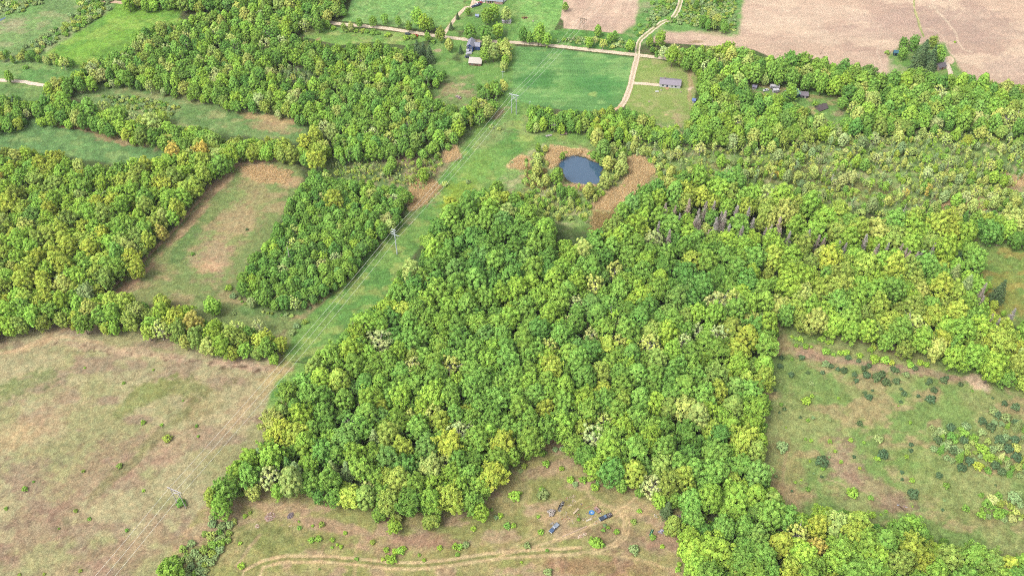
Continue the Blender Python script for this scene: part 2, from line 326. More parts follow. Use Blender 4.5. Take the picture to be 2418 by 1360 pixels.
def tag(o, label=None, cat=None, group=None, kind=None):
    if label: o['label'] = label
    if cat: o['category'] = cat
    if group: o['group'] = group
    if kind: o['kind'] = kind
    return o
def link(name, me, parent=None):
    o = bpy.data.objects.new(name, me); C.objects.link(o)
    if parent: o.parent = parent
    return o
def empty(name, loc=(0, 0, 0), rz=0.0):
    o = bpy.data.objects.new(name, None); C.objects.link(o); o.location = loc; o.rotation_euler = (0, 0, rz); o.empty_display_size = 1; return o

ny, nx = X.shape
ZG = np.zeros(X.shape)
vid = np.arange(ny * nx).reshape(ny, nx)
F = np.stack([vid[:-1, :-1], vid[:-1, 1:], vid[1:, 1:], vid[1:, :-1]], -1).reshape(-1, 4)
FR = rid[:-1, :-1].reshape(-1)
pv = rid.reshape(-1)
COL = np.clip(col.reshape(-1, 3) / KG, .004, .85)
CO = np.stack([X.ravel(), Y.ravel(), ZG.ravel()], -1)
LABELS = {0: 'forest floor and undergrowth beneath the woods'}
for i, n in enumerate(names):
    f = F[FR == i]
    if not len(f): continue
    used, inv = np.unique(f, return_inverse=True)
    me = raw_mesh(n, CO[used], inv.reshape(-1, 4), (MG,), COL[used])
    tag(link(n, me), kind='structure')
# pond bed and bank are the edge of the sheet; the water lies just below
def poly_sheet(name, poly, z, m, sub=None):
    p = [at(a, b, z) for a, b in poly]
    me = bpy.data.meshes.new(name); me.from_pydata([tuple(q) for q in p], [], [list(range(len(p)))]); me.materials.append(m); me.update()
    return link(name, me)
WAT = mat('pond_water', (.03, .06, .10), rough=.03, spec=1.0)
t = WAT.node_tree; nz = t.nodes.new('ShaderNodeTexNoise'); nz.inputs['Scale'].default_value = 1.2; nz.inputs['Detail'].default_value = 4
bp = t.nodes.new('ShaderNodeBump'); bp.inputs['Strength'].default_value = .12; bp.inputs['Distance'].default_value = .1
g_ = t.nodes.new('ShaderNodeNewGeometry'); t.links.new(g_.outputs['Position'], nz.inputs['Vector']); t.links.new(nz.outputs['Fac'], bp.inputs['Height']); t.links.new(bp.outputs[0], t.nodes['Principled BSDF'].inputs['Normal'])
cx_, cy_ = POND.mean(0)
tag(poly_sheet('pond_water', [(cx_ + (a - cx_) * 1.05, cy_ + (b - cy_) * 1.05) for a, b in POND], -.25, WAT), kind='structure')
tag(poly_sheet('stream_water', P('938,308 952,303 975,309 990,313 984,320 960,318 945,316'), .05, WAT), kind='structure')
tag(poly_sheet('marsh_water', P('-40,52 0.5,46 14,40 12,44 2,50 -40,60'), .05, WAT), kind='structure')

# ---------------------------------------------------------------- foliage forms
def leaf_mat(name, trans=.28):
    m = bpy.data.materials.new(name); m.use_nodes = True; t = m.node_tree; t.nodes.clear()
    o = t.nodes.new('ShaderNodeOutputMaterial')
    a = t.nodes.new('ShaderNodeAttribute'); a.attribute_type = 'INSTANCER'; a.attribute_name = 'tint'
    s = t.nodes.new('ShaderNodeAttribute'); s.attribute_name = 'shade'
    mx = t.nodes.new('ShaderNodeVectorMath'); mx.operation = 'SCALE'
    tc = t.nodes.new('ShaderNodeTexCoord'); nz = t.nodes.new('ShaderNodeTexNoise'); nz.inputs['Scale'].default_value = 2.3; nz.inputs['Detail'].default_value = 3
    cr = t.nodes.new('ShaderNodeMapRange'); cr.inputs[1].default_value = .35; cr.inputs[2].default_value = .65
    ca = t.nodes.new('ShaderNodeMix'); ca.data_type = 'RGBA'; ca.inputs[6].default_value = (.86, .96, .9, 1); ca.inputs[7].default_value = (1.16, 1.05, 1.0, 1)
    mm = t.nodes.new('ShaderNodeMix'); mm.data_type = 'RGBA'; mm.blend_type = 'MULTIPLY'; mm.inputs[0].default_value = 1
    t.links.new(tc.outputs['Object'], nz.inputs['Vector']); t.links.new(nz.outputs['Fac'], cr.inputs[0]); t.links.new(cr.outputs[0], ca.inputs[0])
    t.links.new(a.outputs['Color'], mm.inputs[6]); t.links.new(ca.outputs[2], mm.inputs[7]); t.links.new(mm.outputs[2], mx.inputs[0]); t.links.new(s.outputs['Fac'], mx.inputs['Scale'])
    d = t.nodes.new('ShaderNodeBsdfDiffuse'); tr = t.nodes.new('ShaderNodeBsdfTranslucent'); ms = t.nodes.new('ShaderNodeMixShader'); ms.inputs[0].default_value = trans
    t.links.new(mx.outputs[0], d.inputs['Color']); t.links.new(mx.outputs[0], tr.inputs['Color'])
    t.links.new(d.outputs[0], ms.inputs[1]); t.links.new(tr.outputs[0], ms.inputs[2]); t.links.new(ms.outputs[0], o.inputs['Surface'])
    return m
ML = leaf_mat('foliage')
MBARK = mat('bark', (.11, .09, .07), .95, spec=.1, noise=.3, nscale=3)
MPALE = mat('pale_bark', (.34, .31, .27), .95, spec=.1, noise=.3, nscale=3)
rng = np.random.default_rng(7)
def unit(v): return v / (np.linalg.norm(v, axis=-1, keepdims=True) + 1e-9)
def quads(p, n, size, stretch=1.0, along=None):
    N = len(p)
    a = unit(np.cross(n, rng.normal(size=(N, 3)))) if along is None else unit(along - n * (along * n).sum(-1, keepdims=True))
    b = np.cross(n, a)
    s = np.asarray(size).reshape(-1, 1) * np.ones((N, 1))
    a = a * s * stretch; b = b * s
    v = np.stack([p + a, p + b, p - a, p - b], 1).reshape(-1, 3)
    return v, np.arange(4 * N).reshape(-1, 4)
class Soup:
    def __init__(s): s.v = []; s.f = []; s.c = []; s.n = 0
    def add(s, v, f, c):
        s.v.append(v); s.f.append(f + s.n); s.c.append(np.broadcast_to(np.asarray(c, float), (len(f),))); s.n += len(v)
    def get(s): return np.concatenate(s.v), np.concatenate(s.f), np.concatenate(s.c)
def tube(p0, p1, r0, r1, k=5):
    p0 = np.array(p0, float); p1 = np.array(p1, float); d = unit(p1 - p0)
    a = unit(np.cross(d, [.3, .7, .1])); b = np.cross(d, a); th = np.linspace(0, 2 * math.pi, k, endpoint=False)
    ring = np.cos(th)[:, None] * a + np.sin(th)[:, None] * b
    v = np.concatenate([p0 + ring * r0, p1 + ring * r1]); i = np.arange(k); j = (i + 1) % k
    return v, np.stack([i, j, j + k, i + k], -1)
def sphere_dirs(n, zmin=-1.0):
    i = np.arange(n) + .5; z = 1 - (1 - zmin) * i / n; ph = i * 2.39996 + rng.uniform(0, 6)
    r = np.sqrt(np.maximum(0, 1 - z * z)); d = np.stack([r * np.cos(ph), r * np.sin(ph), z], -1)
    return unit(d + rng.normal(size=(n, 3)) * .13)
def crown(style, seed):
    global rng
    rng = np.random.default_rng(seed); S = Soup()
    def lobe(c, r, out, n, leaf, sh, st=1.15, spread=.9):
        d = unit(rng.normal(size=(n, 3)) * spread + out * .75 + np.array([0, 0, .25]))
        p = c + d * r * rng.uniform(.82, 1.08, (n, 1))
        nn = unit(d + rng.normal(size=(n, 3)) * .24)
        v, f = quads(p, nn, leaf * rng.uniform(.7, 1.3, n), st); S.add(v, f, sh * rng.uniform(.92, 1.08, n))
    ph = rng.uniform(0, 6, 4)
    def bump(d): return 1 + .16 * np.sin(3 * np.arctan2(d[1], d[0]) + ph[0]) * (1 - d[2] ** 2) + .09 * np.sin(5 * d[2] + ph[1]) + .12 * np.sin(5 * np.arctan2(d[1], d[0]) + ph[2])
    if style in ('round', 'broad'):
        n = 88 if style == 'round' else 112; zc, zr = (1.85, 1.42) if style == 'round' else (1.35, .95)
        for d in sphere_dirs(n, -.9):
            b = bump(d) * rng.uniform(.84, 1.08); rl = rng.uniform(.13, .27)
            k_ = 1.0 if d[2] > 0 else min(1.9, math.sqrt(max(.02, 1 - abs(d[2]) ** 3.2)) / math.sqrt(max(.05, 1 - d[2] ** 2)))
            c = np.array([d[0] * b * .78 * k_, d[1] * b * .78 * k_, max(.2, zc + d[2] * zr * .85 * b)])
            lobe(c, rl, d, 54, .043, rng.uniform(.84, 1.14))
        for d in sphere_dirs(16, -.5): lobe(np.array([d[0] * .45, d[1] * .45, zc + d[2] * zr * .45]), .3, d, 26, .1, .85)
    elif style == 'plume':      # ash-like: tufts that reach outward and up
        for d in sphere_dirs(84, -.6):
            b = bump(d) * rng.uniform(.85, 1.12); out = unit(d + np.array([0, 0, .55])); tip = np.array([d[0] * b, d[1] * b, 1.8 + d[2] * 1.35 * b]); L = rng.uniform(.3, .5); n = 40
            s = rng.uniform(0, 1, n) ** .8
            p = tip - out * L * (1 - s[:, None]) + rng.normal(size=(n, 3)) * (.1 * (1.25 - s[:, None]))
            al = unit(out + rng.normal(size=(n, 3)) * .5); nn = unit(d * .8 + np.array([0, 0, .5]) + rng.normal(size=(n, 3)) * .5)
            v, f = quads(p, nn, .042 * rng.uniform(.8, 1.2, n), 2.3, al); S.add(v, f, rng.uniform(.8, 1.15) * rng.uniform(.85, 1.15, n))
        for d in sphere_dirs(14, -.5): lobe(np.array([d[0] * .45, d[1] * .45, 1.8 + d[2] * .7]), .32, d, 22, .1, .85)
    elif style == 'tall':
        for i in range(66):
            t_ = (i + .5) / 66; a = i * 2.4 + rng.uniform(0, .5); rad = (.92 * math.sin(math.pi * min(1, .16 + t_ * .86)) ** .8 + .08) * rng.uniform(.8, 1.08); z = .75 + 2.5 * t_
            d = unit(np.array([math.cos(a), math.sin(a), (t_ - .35) * 1.3])); lobe(np.array([math.cos(a) * rad * .75, math.sin(a) * rad * .75, z]), rng.uniform(.17, .29), unit(d + [0, 0, .35]), 38, .062, rng.uniform(.8, 1.15), 1.6)
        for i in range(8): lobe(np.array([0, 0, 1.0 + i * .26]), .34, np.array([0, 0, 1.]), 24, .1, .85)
    elif style == 'loose':      # just leafing out: thin pale sprays over visible limbs
        for d in sphere_dirs(72, -.45):
            b = bump(d) * rng.uniform(.8, 1.1); c = np.array([d[0] * b * .85, d[1] * b * .85, 1.6 + d[2] * 1.05 * b])
            lobe(c, rng.uniform(.1, .2), d, 30, .042, rng.uniform(.9, 1.25), 1.5)
    elif style == 'conifer':
        for k in range(17):
            t_ = k / 16; z = .35 + 2.9 * t_; rad = (1 - t_) ** .85 * .95 + .06; nb = max(4, int(12 * (1 - t_) + 4))
            for j in range(nb):
                a = j / nb * 6.283 + k * .7 + rng.uniform(-.2, .2); out = np.array([math.cos(a), math.sin(a), -.12]); L = rad * rng.uniform(.8, 1.12); n = int(14 + 14 * L)
                s = rng.uniform(.15, 1, n); p = np.array([0, 0, z]) + out * L * s[:, None] + rng.normal(size=(n, 3)) * np.array([.05, .05, .035]) + np.array([0, 0, 1]) * (-.12 * L * s[:, None] ** 2)
                al = unit(out + rng.normal(size=(n, 3)) * .45); nn = unit(np.array([0, 0, 1]) + out * .3 + rng.normal(size=(n, 3)) * .35)
                v, f = quads(p, nn, .038, 2.0, al); S.add(v, f, rng.uniform(.75, 1.2) * rng.uniform(.85, 1.15, n))
    elif style == 'dead':       # dead spruce: twiggy grey branches in a narrow cone
        for k in range(15):
            t_ = k / 14; z = .4 + 2.8 * t_; rad = (1 - t_) ** .7 * .62 + .05; nb = 8
            for j in range(nb):
                a = rng.uniform(0, 6.283); L = rad * rng.uniform(.6, 1.15); out = np.array([math.cos(a), math.sin(a), rng.uniform(-.1, .35)]); n = 12
                s = rng.uniform(.1, 1, n); p = np.array([0, 0, z]) + out * L * s[:, None] + rng.normal(size=(n, 3)) * .045
                v, f = quads(p, unit(rng.normal(size=(n, 3))), .02, 5.5, unit(out + rng.normal(size=(n, 3)) * .7)); S.add(v, f, rng.uniform(.75, 1.2, n))
    elif style == 'spindly':    # thin marsh tree: stem, little foliage high up
        for i in range(20):
            z = rng.uniform(.9, 3.1); a = rng.uniform(0, 6.283); rad = rng.uniform(.05, .55) * (1 - abs(z - 2.2) / 2.2)
            d = unit(np.array([math.cos(a), math.sin(a), .5])); lobe(np.array([math.cos(a) * rad, math.sin(a) * rad, z]), rng.uniform(.13, .24), d, 20, .06, rng.uniform(.8, 1.2), 1.7)
    elif style == 'shrub':
        for d in sphere_dirs(38, -.25):
            b = bump(d) * rng.uniform(.8, 1.1); c = np.array([d[0] * b * .72, d[1] * b * .72, max(.12, .5 + d[2] * .52 * b)])
            lobe(c, rng.uniform(.14, .3), d, 30, .07, rng.uniform(.74, 1.24), 1.6)
    elif style == 'tuft':       # reeds and tall dead grass
        n = 130; p = rng.normal(size=(n, 3)) * [.55, .55, 0]; h = rng.uniform(.5, 1.1, n); p[:, 2] = h * .5
        al = unit(np.array([0, 0, 1]) + rng.normal(size=(n, 3)) * .28); nn = unit(rng.normal(size=(n, 3)) * [.6, .6, .3] + [0, -.5, .8]); nn = unit(nn - al * (nn * al).sum(-1, keepdims=True))
        f = np.arange(4 * n).reshape(-1, 4)
        a = al * (h[:, None] * .5); b = np.cross(nn, al) * .03; v = np.stack([p + a, p + b, p - a, p - b], 1).reshape(-1, 3); S.add(v, f, rng.uniform(.75, 1.2, n))
    return S.get()
def trunk_soup(style, seed):
    r_ = np.random.default_rng(seed + 99); S = Soup()
    top = {'round': 2.3, 'broad': 1.5, 'plume': 2.2, 'tall': 2.7, 'loose': 2.3, 'conifer': 3.15, 'dead': 3.2, 'spindly': 2.9}[style]
    w = .075 if style not in ('spindly', 'dead') else .045
    lean = r_.normal(size=2) * .06 * (1.6 if style == 'spindly' else 1)
    pts = [np.array([lean[0] * t_, lean[1] * t_, top * t_]) for t_ in (0, .3, .6, 1)]
    for i in range(3): S.add(*tube(pts[i], pts[i + 1], w * (1 - .28 * i), w * (1 - .28 * (i + 1))), 1)
    nl = {'loose': 11, 'round': 6, 'broad': 7, 'plume': 6, 'spindly': 4, 'tall': 4}.get(style, 3)
    for i in range(nl):
        t_ = r_.uniform(.35, .8); a = i * 2.4 + r_.uniform(0, 1); L = r_.uniform(.5, .85) * (.45 if style in ('conifer', 'dead', 'spindly') else 1)
        p0 = np.array([lean[0] * t_, lean[1] * t_, top * t_]); p1 = p0 + np.array([math.cos(a) * L, math.sin(a) * L, L * .8])
        S.add(*tube(p0, p1, w * .5, w * .14, 4), 1)
        if style == 'loose':
            for j in range(2): S.add(*tube(p0 + (p1 - p0) * .6, p1 + r_.normal(size=3) * .22, w * .25, w * .08, 3), 1)
    return S
FORMS = {'round': 6, 'broad': 3, 'plume': 5, 'tall': 5, 'loose': 4, 'conifer': 3, 'dead': 3, 'spindly': 4, 'shrub': 5, 'tuft': 3}
PROTO = {}; FORM_LIST = []
hidden = bpy.data.collections.new('plant_forms')      # the forms the masses of far trees are grown from; not linked to the scene itself
for st, cnt in FORMS.items():
    for k in range(cnt):
        v, f, c = crown(st, hash_ if False else (sum(map(ord, st)) * 31 + k * 7 + 5))
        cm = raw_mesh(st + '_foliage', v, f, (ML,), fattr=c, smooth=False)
        tm = None; fm = cm
        if st not in ('shrub', 'tuft'):
            S = trunk_soup(st, k * 13 + len(st)); tv, tf, tc = S.get() if st != 'zz' else (0, 0, 0)
            bark = MPALE if st in ('loose', 'spindly', 'dead') else MBARK
            tm = raw_mesh(st + '_trunk', tv, tf, (bark,), smooth=True)
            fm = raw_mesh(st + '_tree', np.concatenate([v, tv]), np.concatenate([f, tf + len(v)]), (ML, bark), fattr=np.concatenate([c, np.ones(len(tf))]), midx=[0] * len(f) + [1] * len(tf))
        PROTO[(st, k)] = (cm, tm)
        o = bpy.data.objects.new('form_%03d' % len(FORM_LIST), fm); hidden.objects.link(o)
        FORM_LIST.append((st, k))
FIDX = {x: i for i, x in enumerate(FORM_LIST)}

# ---------------------------------------------------------------- where plants grow
RND = random.Random(11)
LIME, YEL, MID, DEEP, BLUE, OLIVE, PALE, GREY, GREYG, TAN, ORANGE, DARK = (140,178,76), (160,178,80), (120,162,80), (96,144,76), (110,152,88), (138,160,86), (170,184,112), (176,164,158), (140,162,104), (172,184,116), (184,168,96), (92,116,78)
CN = {LIME: 'bright green', YEL: 'yellow green', MID: 'mid green', DEEP: 'deep green', BLUE: 'blue green', OLIVE: 'olive', PALE: 'pale green', GREY: 'grey leafless', GREYG: 'grey green', TAN: 'tan', ORANGE: 'orange tinted', DARK: 'very dark green'}
PAL = {
 'oak':    [(YEL, 3), (LIME, 4), (OLIVE, 2), (MID, 2), (PALE, .5), (ORANGE, .12)],
 'mixed':  [(LIME, 3), (MID, 5), (DEEP, 2.0), (YEL, .9), (BLUE, .5), (PALE, .3), (OLIVE, .6)],
 'deep':   [(MID, 4), (DEEP, 4), (BLUE, 1.0), (LIME, .8), (PALE, .3), (TAN, .1)],
 'far':    [(MID, 5), (DEEP, 2), (LIME, 2.4), (BLUE, .6), (PALE, .9), (OLIVE, 1.1), (TAN, .2)],
 'marsh':  [(PALE, 6), (GREYG, 2.5), (MID, 2.4), (LIME, 3), (YEL, .8), (ORANGE, .1), (TAN, .5), (OLIVE, .6)],
 'scrub':  [(GREYG, 5), (MID, 2), (OLIVE, 3), (PALE, 1.5), (DEEP, 1), (TAN, .5)],
 'lime':   [(LIME, 5), (YEL, 2), (MID, 1)],
 'pale':   [(PALE, 3), (LIME, 1), (MID, 1)],
}
S_ALL = [('round', 5), ('plume', 4), ('broad', 1.2), ('tall', 1.2), ('loose', .3)]
S_OAK = [('round', 6), ('broad', 2), ('plume', .6), ('loose', .15)]
S_FAR = [('round', 4), ('plume', 3), ('tall', 4), ('broad', 1), ('loose', .5)]
S_MARSH2 = [('spindly', 5), ('shrub', 5), ('tall', 3), ('plume', 1.5), ('loose', 1.5)]
S_NW = [('round', 3), ('plume', 5), ('tall', 4), ('broad', 1), ('loose', 1.2), ('spindly', 1)]
S_TALL = [('tall', 4), ('plume', 4), ('round', 3), ('loose', .5)]
S_MARSH = [('spindly', 8), ('shrub', 5), ('loose', 1.5), ('tall', .8)]
S_SHRUB = [('shrub', 1)]
def pick(l):
    t_ = RND.uniform(0, sum(w for _, w in l))
    for a, w in l:
        t_ -= w
        if t_ <= 0: return a
    return l[-1][0]
ROADS = [P('1660,-40 1636,0 1600,25 1560,56 1524,84 1510,98 1506,128 1495,172 1483,220 1467,250'), P('1215,101 1300,108 1400,119 1500,130 1540,135'), P('2226,133 2240,160 2246,196'), P('-30,182 36,192 104,202')]
HOLES = [P('640,145 700,138 755,165 765,192 715,203 645,185'), P('1290,520 1370,520 1400,560 1370,600 1300,560'), P('1030,100 1105,90 1150,100 1150,160 1105,160 1060,165 1015,150')]
# name, outline, palette, forms, crown radius range, spacing factor, fill probability
VEG = [
 ('the large central wood', P('512,1195 520,1150 555,1095 595,1060 625,1040 625,980 700,890 735,850 790,800 800,790 860,745 925,700 930,640 990,620 1000,560 1050,492 1120,455 1180,435 1230,465 1260,490 1310,535 1370,570 1420,535 1460,490 1520,448 1600,424 1690,418 1760,432 1790,560 1800,640 1815,700 1828,785 1820,900 1812,1000 1800,1080 1820,1130 1850,1200 1830,1260 1760,1230 1640,1215 1560,1190 1480,1165 1400,1130 1350,1075 1290,1050 1240,1090 1200,1120 1180,1170 1120,1215 1000,1240 900,1225 760,1185 640,1165 575,1172 545,1200'), 'mixed', S_ALL, (3.2, 6.3), .85, 1),
 ('the eastern oak belt', P('1760,432 1830,466 1900,472 1960,492 2010,494 2040,530 2090,510 2180,504 2270,522 2300,555 2320,640 2350,700 2390,770 2418,815 2418,930 2330,905 2250,875 2190,850 2100,835 1990,800 1900,785 1828,785 1815,700 1800,640 1790,560'), 'oak', S_OAK, (3.8, 7.0), .84, 1),
 ('the lower right wood', P('1830,1200 1880,1215 1950,1200 2050,1220 2100,1250 2180,1240 2210,1270 2300,1300 2418,1340 2418,1360 1650,1360 1610,1300 1590,1240 1620,1215 1700,1225 1760,1230'), 'mixed', S_ALL, (3.6, 6.2), .84, 1),
 ('the western wood', P('0,350 50,352 130,362 200,390 300,392 380,378 400,350 440,330 500,318 560,330 640,330 700,340 745,310 780,340 780,385 750,405 700,380 650,375 560,380 490,440 415,525 330,615 245,695 330,712 430,742 540,772 620,775 672,800 675,830 640,848 560,848 440,818 280,782 200,785 140,768 60,785 0,835'), 'oak', S_OAK + [('plume', 3)], (3.1, 5.4), .84, 1),
 ('the hedgerow between the western fields', P('70,242 130,225 200,245 260,262 330,285 430,300 500,305 520,325 440,335 390,350 330,335 240,310 150,292 80,285'), 'mixed', S_OAK, (3.0, 4.4), .9, 1),
 ('the north west tree row', P('70,215 110,205 190,170 240,205 210,215 140,228'), 'mixed', S_OAK, (3.0, 4.0), .9, 1),
 ('the wood inside the corridor bend', P('562,665 565,700 600,722 690,732 750,705 830,655 850,618 940,528 970,470 955,445 900,438 840,432 790,425 770,400 730,410 700,450 640,560 590,605'), 'deep', S_TALL, (1.9, 3.7), .84, 1),
 ('the north wood', P('165,185 215,140 260,130 300,108 320,78 400,55 500,32 620,14 700,22 760,50 820,62 700,68 690,88 780,110 900,108 1000,112 1010,150 1060,180 1005,205 1030,235 1085,258 1125,232 1120,205 1175,195 1188,215 1160,270 1100,305 1050,350 960,365 860,372 790,380 780,330 725,290 640,262 540,252 430,222 330,205 280,195 220,192'), 'far', S_NW, (2.2, 4.4), .86, .86),
 ('the far north west belt', P('262,0 830,0 815,28 780,44 700,25 500,22 400,20 290,16'), 'far', S_OAK, (3.0, 4.4), .88, 1),
 ('the hedge by the crop field', P('1245,256 1300,256 1345,266 1380,262 1400,264 1440,256 1475,258 1520,270 1560,296 1610,305 1600,345 1540,330 1480,335 1410,330 1390,308 1300,308 1245,305'), 'mixed', S_FAR, (2.4, 3.6), .86, 1),
 ('the north east wood', P('1520,112 1560,100 1600,115 1630,120 1690,112 1780,125 1830,148 1870,135 1920,140 1950,158 2010,152 2060,175 2090,182 2150,168 2200,175 2240,185 2300,182 2340,192 2400,205 2418,215 2418,330 2300,312 2200,300 2100,312 2020,318 1985,300 2000,250 1990,225 1900,210 1820,190 1762,200 1770,215 1850,240 1950,280 2000,310 1950,326 1850,342 1740,345 1650,342 1612,330 1618,290 1645,240 1648,165 1560,140'), 'far', S_FAR, (2.8, 5.2), .85, 1),
 ('the brushy marsh', P('1400,330 1540,310 1620,330 1800,345 2000,315 2200,305 2418,322 2418,575 2300,530 2270,535 2090,520 2010,505 1900,485 1790,448 1700,430 1560,430 1540,400 1490,370'), 'marsh', S_MARSH2, (1.2, 3.6), .86, .8),
 ('the far marsh scrub', P('30,140 60,100 150,50 240,0 300,0 262,22 190,70 110,110 80,140'), 'scrub', S_SHRUB, (1.5, 2.9), .9, .8),
 ('the far stream bank', P('0,20 60,0 120,0 100,12 40,32 0,44'), 'scrub', S_SHRUB, (1.6, 2.6), .9, .9),
 ('the brushy opening in the north wood', P('600,135 690,125 760,160 775,195 710,210 630,190'), 'scrub', S_MARSH2, (1.1, 2.4), .95, .7),
 ('the far west hedge', P('0,125 60,128 130,138 190,150 185,165 100,152 0,148'), 'far', S_FAR, (1.8, 3.0), .9, .9),
 ('the scrub north of the corridor wood', P('780,385 900,370 1000,355 1060,350 1040,400 1000,450 960,440 880,430 790,420'), 'marsh', S_MARSH, (.9, 1.8), .95, .5),
 ('the pond side scrub', P('1225,470 1240,350 1300,345 1310,400 1330,440 1400,445 1440,400 1430,350 1480,350 1490,400 1440,450 1400,490 1380,560 1300,560'), 'pale', [('spindly', 3), ('shrub', 5), ('tall', 3)], (1.2, 2.4), .95, .55),
 ('the strip of brush by the lower meadow', P('372,1330 430,1280 490,1215 540,1180 560,1230 540,1290 500,1340 470,1360 380,1360'), 'scrub', S_SHRUB, (1.6, 3.0), .85, 1),
 ('the corridor edge scrub', P('540,690 600,735 690,748 740,725 850,640 870,600 840,610 740,700 690,725 600,715 560,690'), 'scrub', S_SHRUB, (.9, 1.8), .95, .5),
 ('the road hedge', P('1300,80 1500,90 1500,122 1400,112 1310,102'), 'scrub', S_SHRUB, (1.2, 2.4), .95, .5),
 ('the brush beside the farm lane', P('1540,20 1700,0 1745,0 1738,75 1640,62 1600,50 1540,70 1510,92 1500,84 1530,50'), 'scrub', S_SHRUB, (1.0, 2.0), 1.0, .35),
 ('the copse by the ploughed field', P('1615,25 1745,0 1740,72 1650,60 1640,40'), 'far', S_FAR, (2.2, 3.2), .9, .8),
 ('the evergreen thicket', P('2190,1020 2250,1000 2330,990 2418,980 2418,1120 2370,1130 2290,1110 2220,1080'), 'scrub', [('shrub', 4), ('conifer', 1)], (1.4, 2.6), .9, .6),
 ('the meadow side scrub', P('2290,1160 2350,1150 2418,1160 2418,1250 2330,1225'), 'scrub', S_SHRUB, (1.2, 2.2), .95, .4),
 ('the wood edge brush', P('1830,775 2000,785 2200,845 2418,930 2418,960 2200,872 2000,815 1830,800'), 'lime', S_SHRUB, (1.3, 2.4), .95, .7),
 ('the clearing edge brush', P('1200,1135 1300,1065 1345,1065 1380,1110 1500,1165 1560,1195 1600,1235 1570,1190 1480,1150 1390,1095 1340,1045 1280,1050 1230,1095'), 'scrub', S_SHRUB, (1.2, 2.4), .95, .7),
 ('the small wood by the right pasture', P('2290,520 2300,470 2418,480 2418,590 2340,575 2310,560'), 'mixed', S_OAK, (3.0, 4.6), .88, 1),
 ('the far west scrub', P('0,240 40,225 70,245 60,290 20,310 0,300'), 'mixed', S_OAK, (2.2, 3.6), .9, .8),
 ('the field scrub in the north pasture', P('220,215 330,225 430,245 410,275 330,262 260,250'), 'scrub', S_SHRUB, (1.0, 1.9), .95, .55),
 ('the hedge along the gravel road', P('640,34 700,48 760,56 800,63 830,66 850,60 890,70 905,72 960,80 1020,88 1060,90 1100,98 1205,106 1205,120 1120,112 1060,108 1000,100 940,94 880,84 820,76 760,68 690,62 640,48'), 'far', [('shrub', 4), ('round', 1)], (1.9, 2.9), .8, 1),
 ('the green verge trees', P('1205,215 1180,200 1210,125 1195,80 1170,110 1180,160'), 'pale', S_FAR, (2.4, 3.6), .9, .9),
]
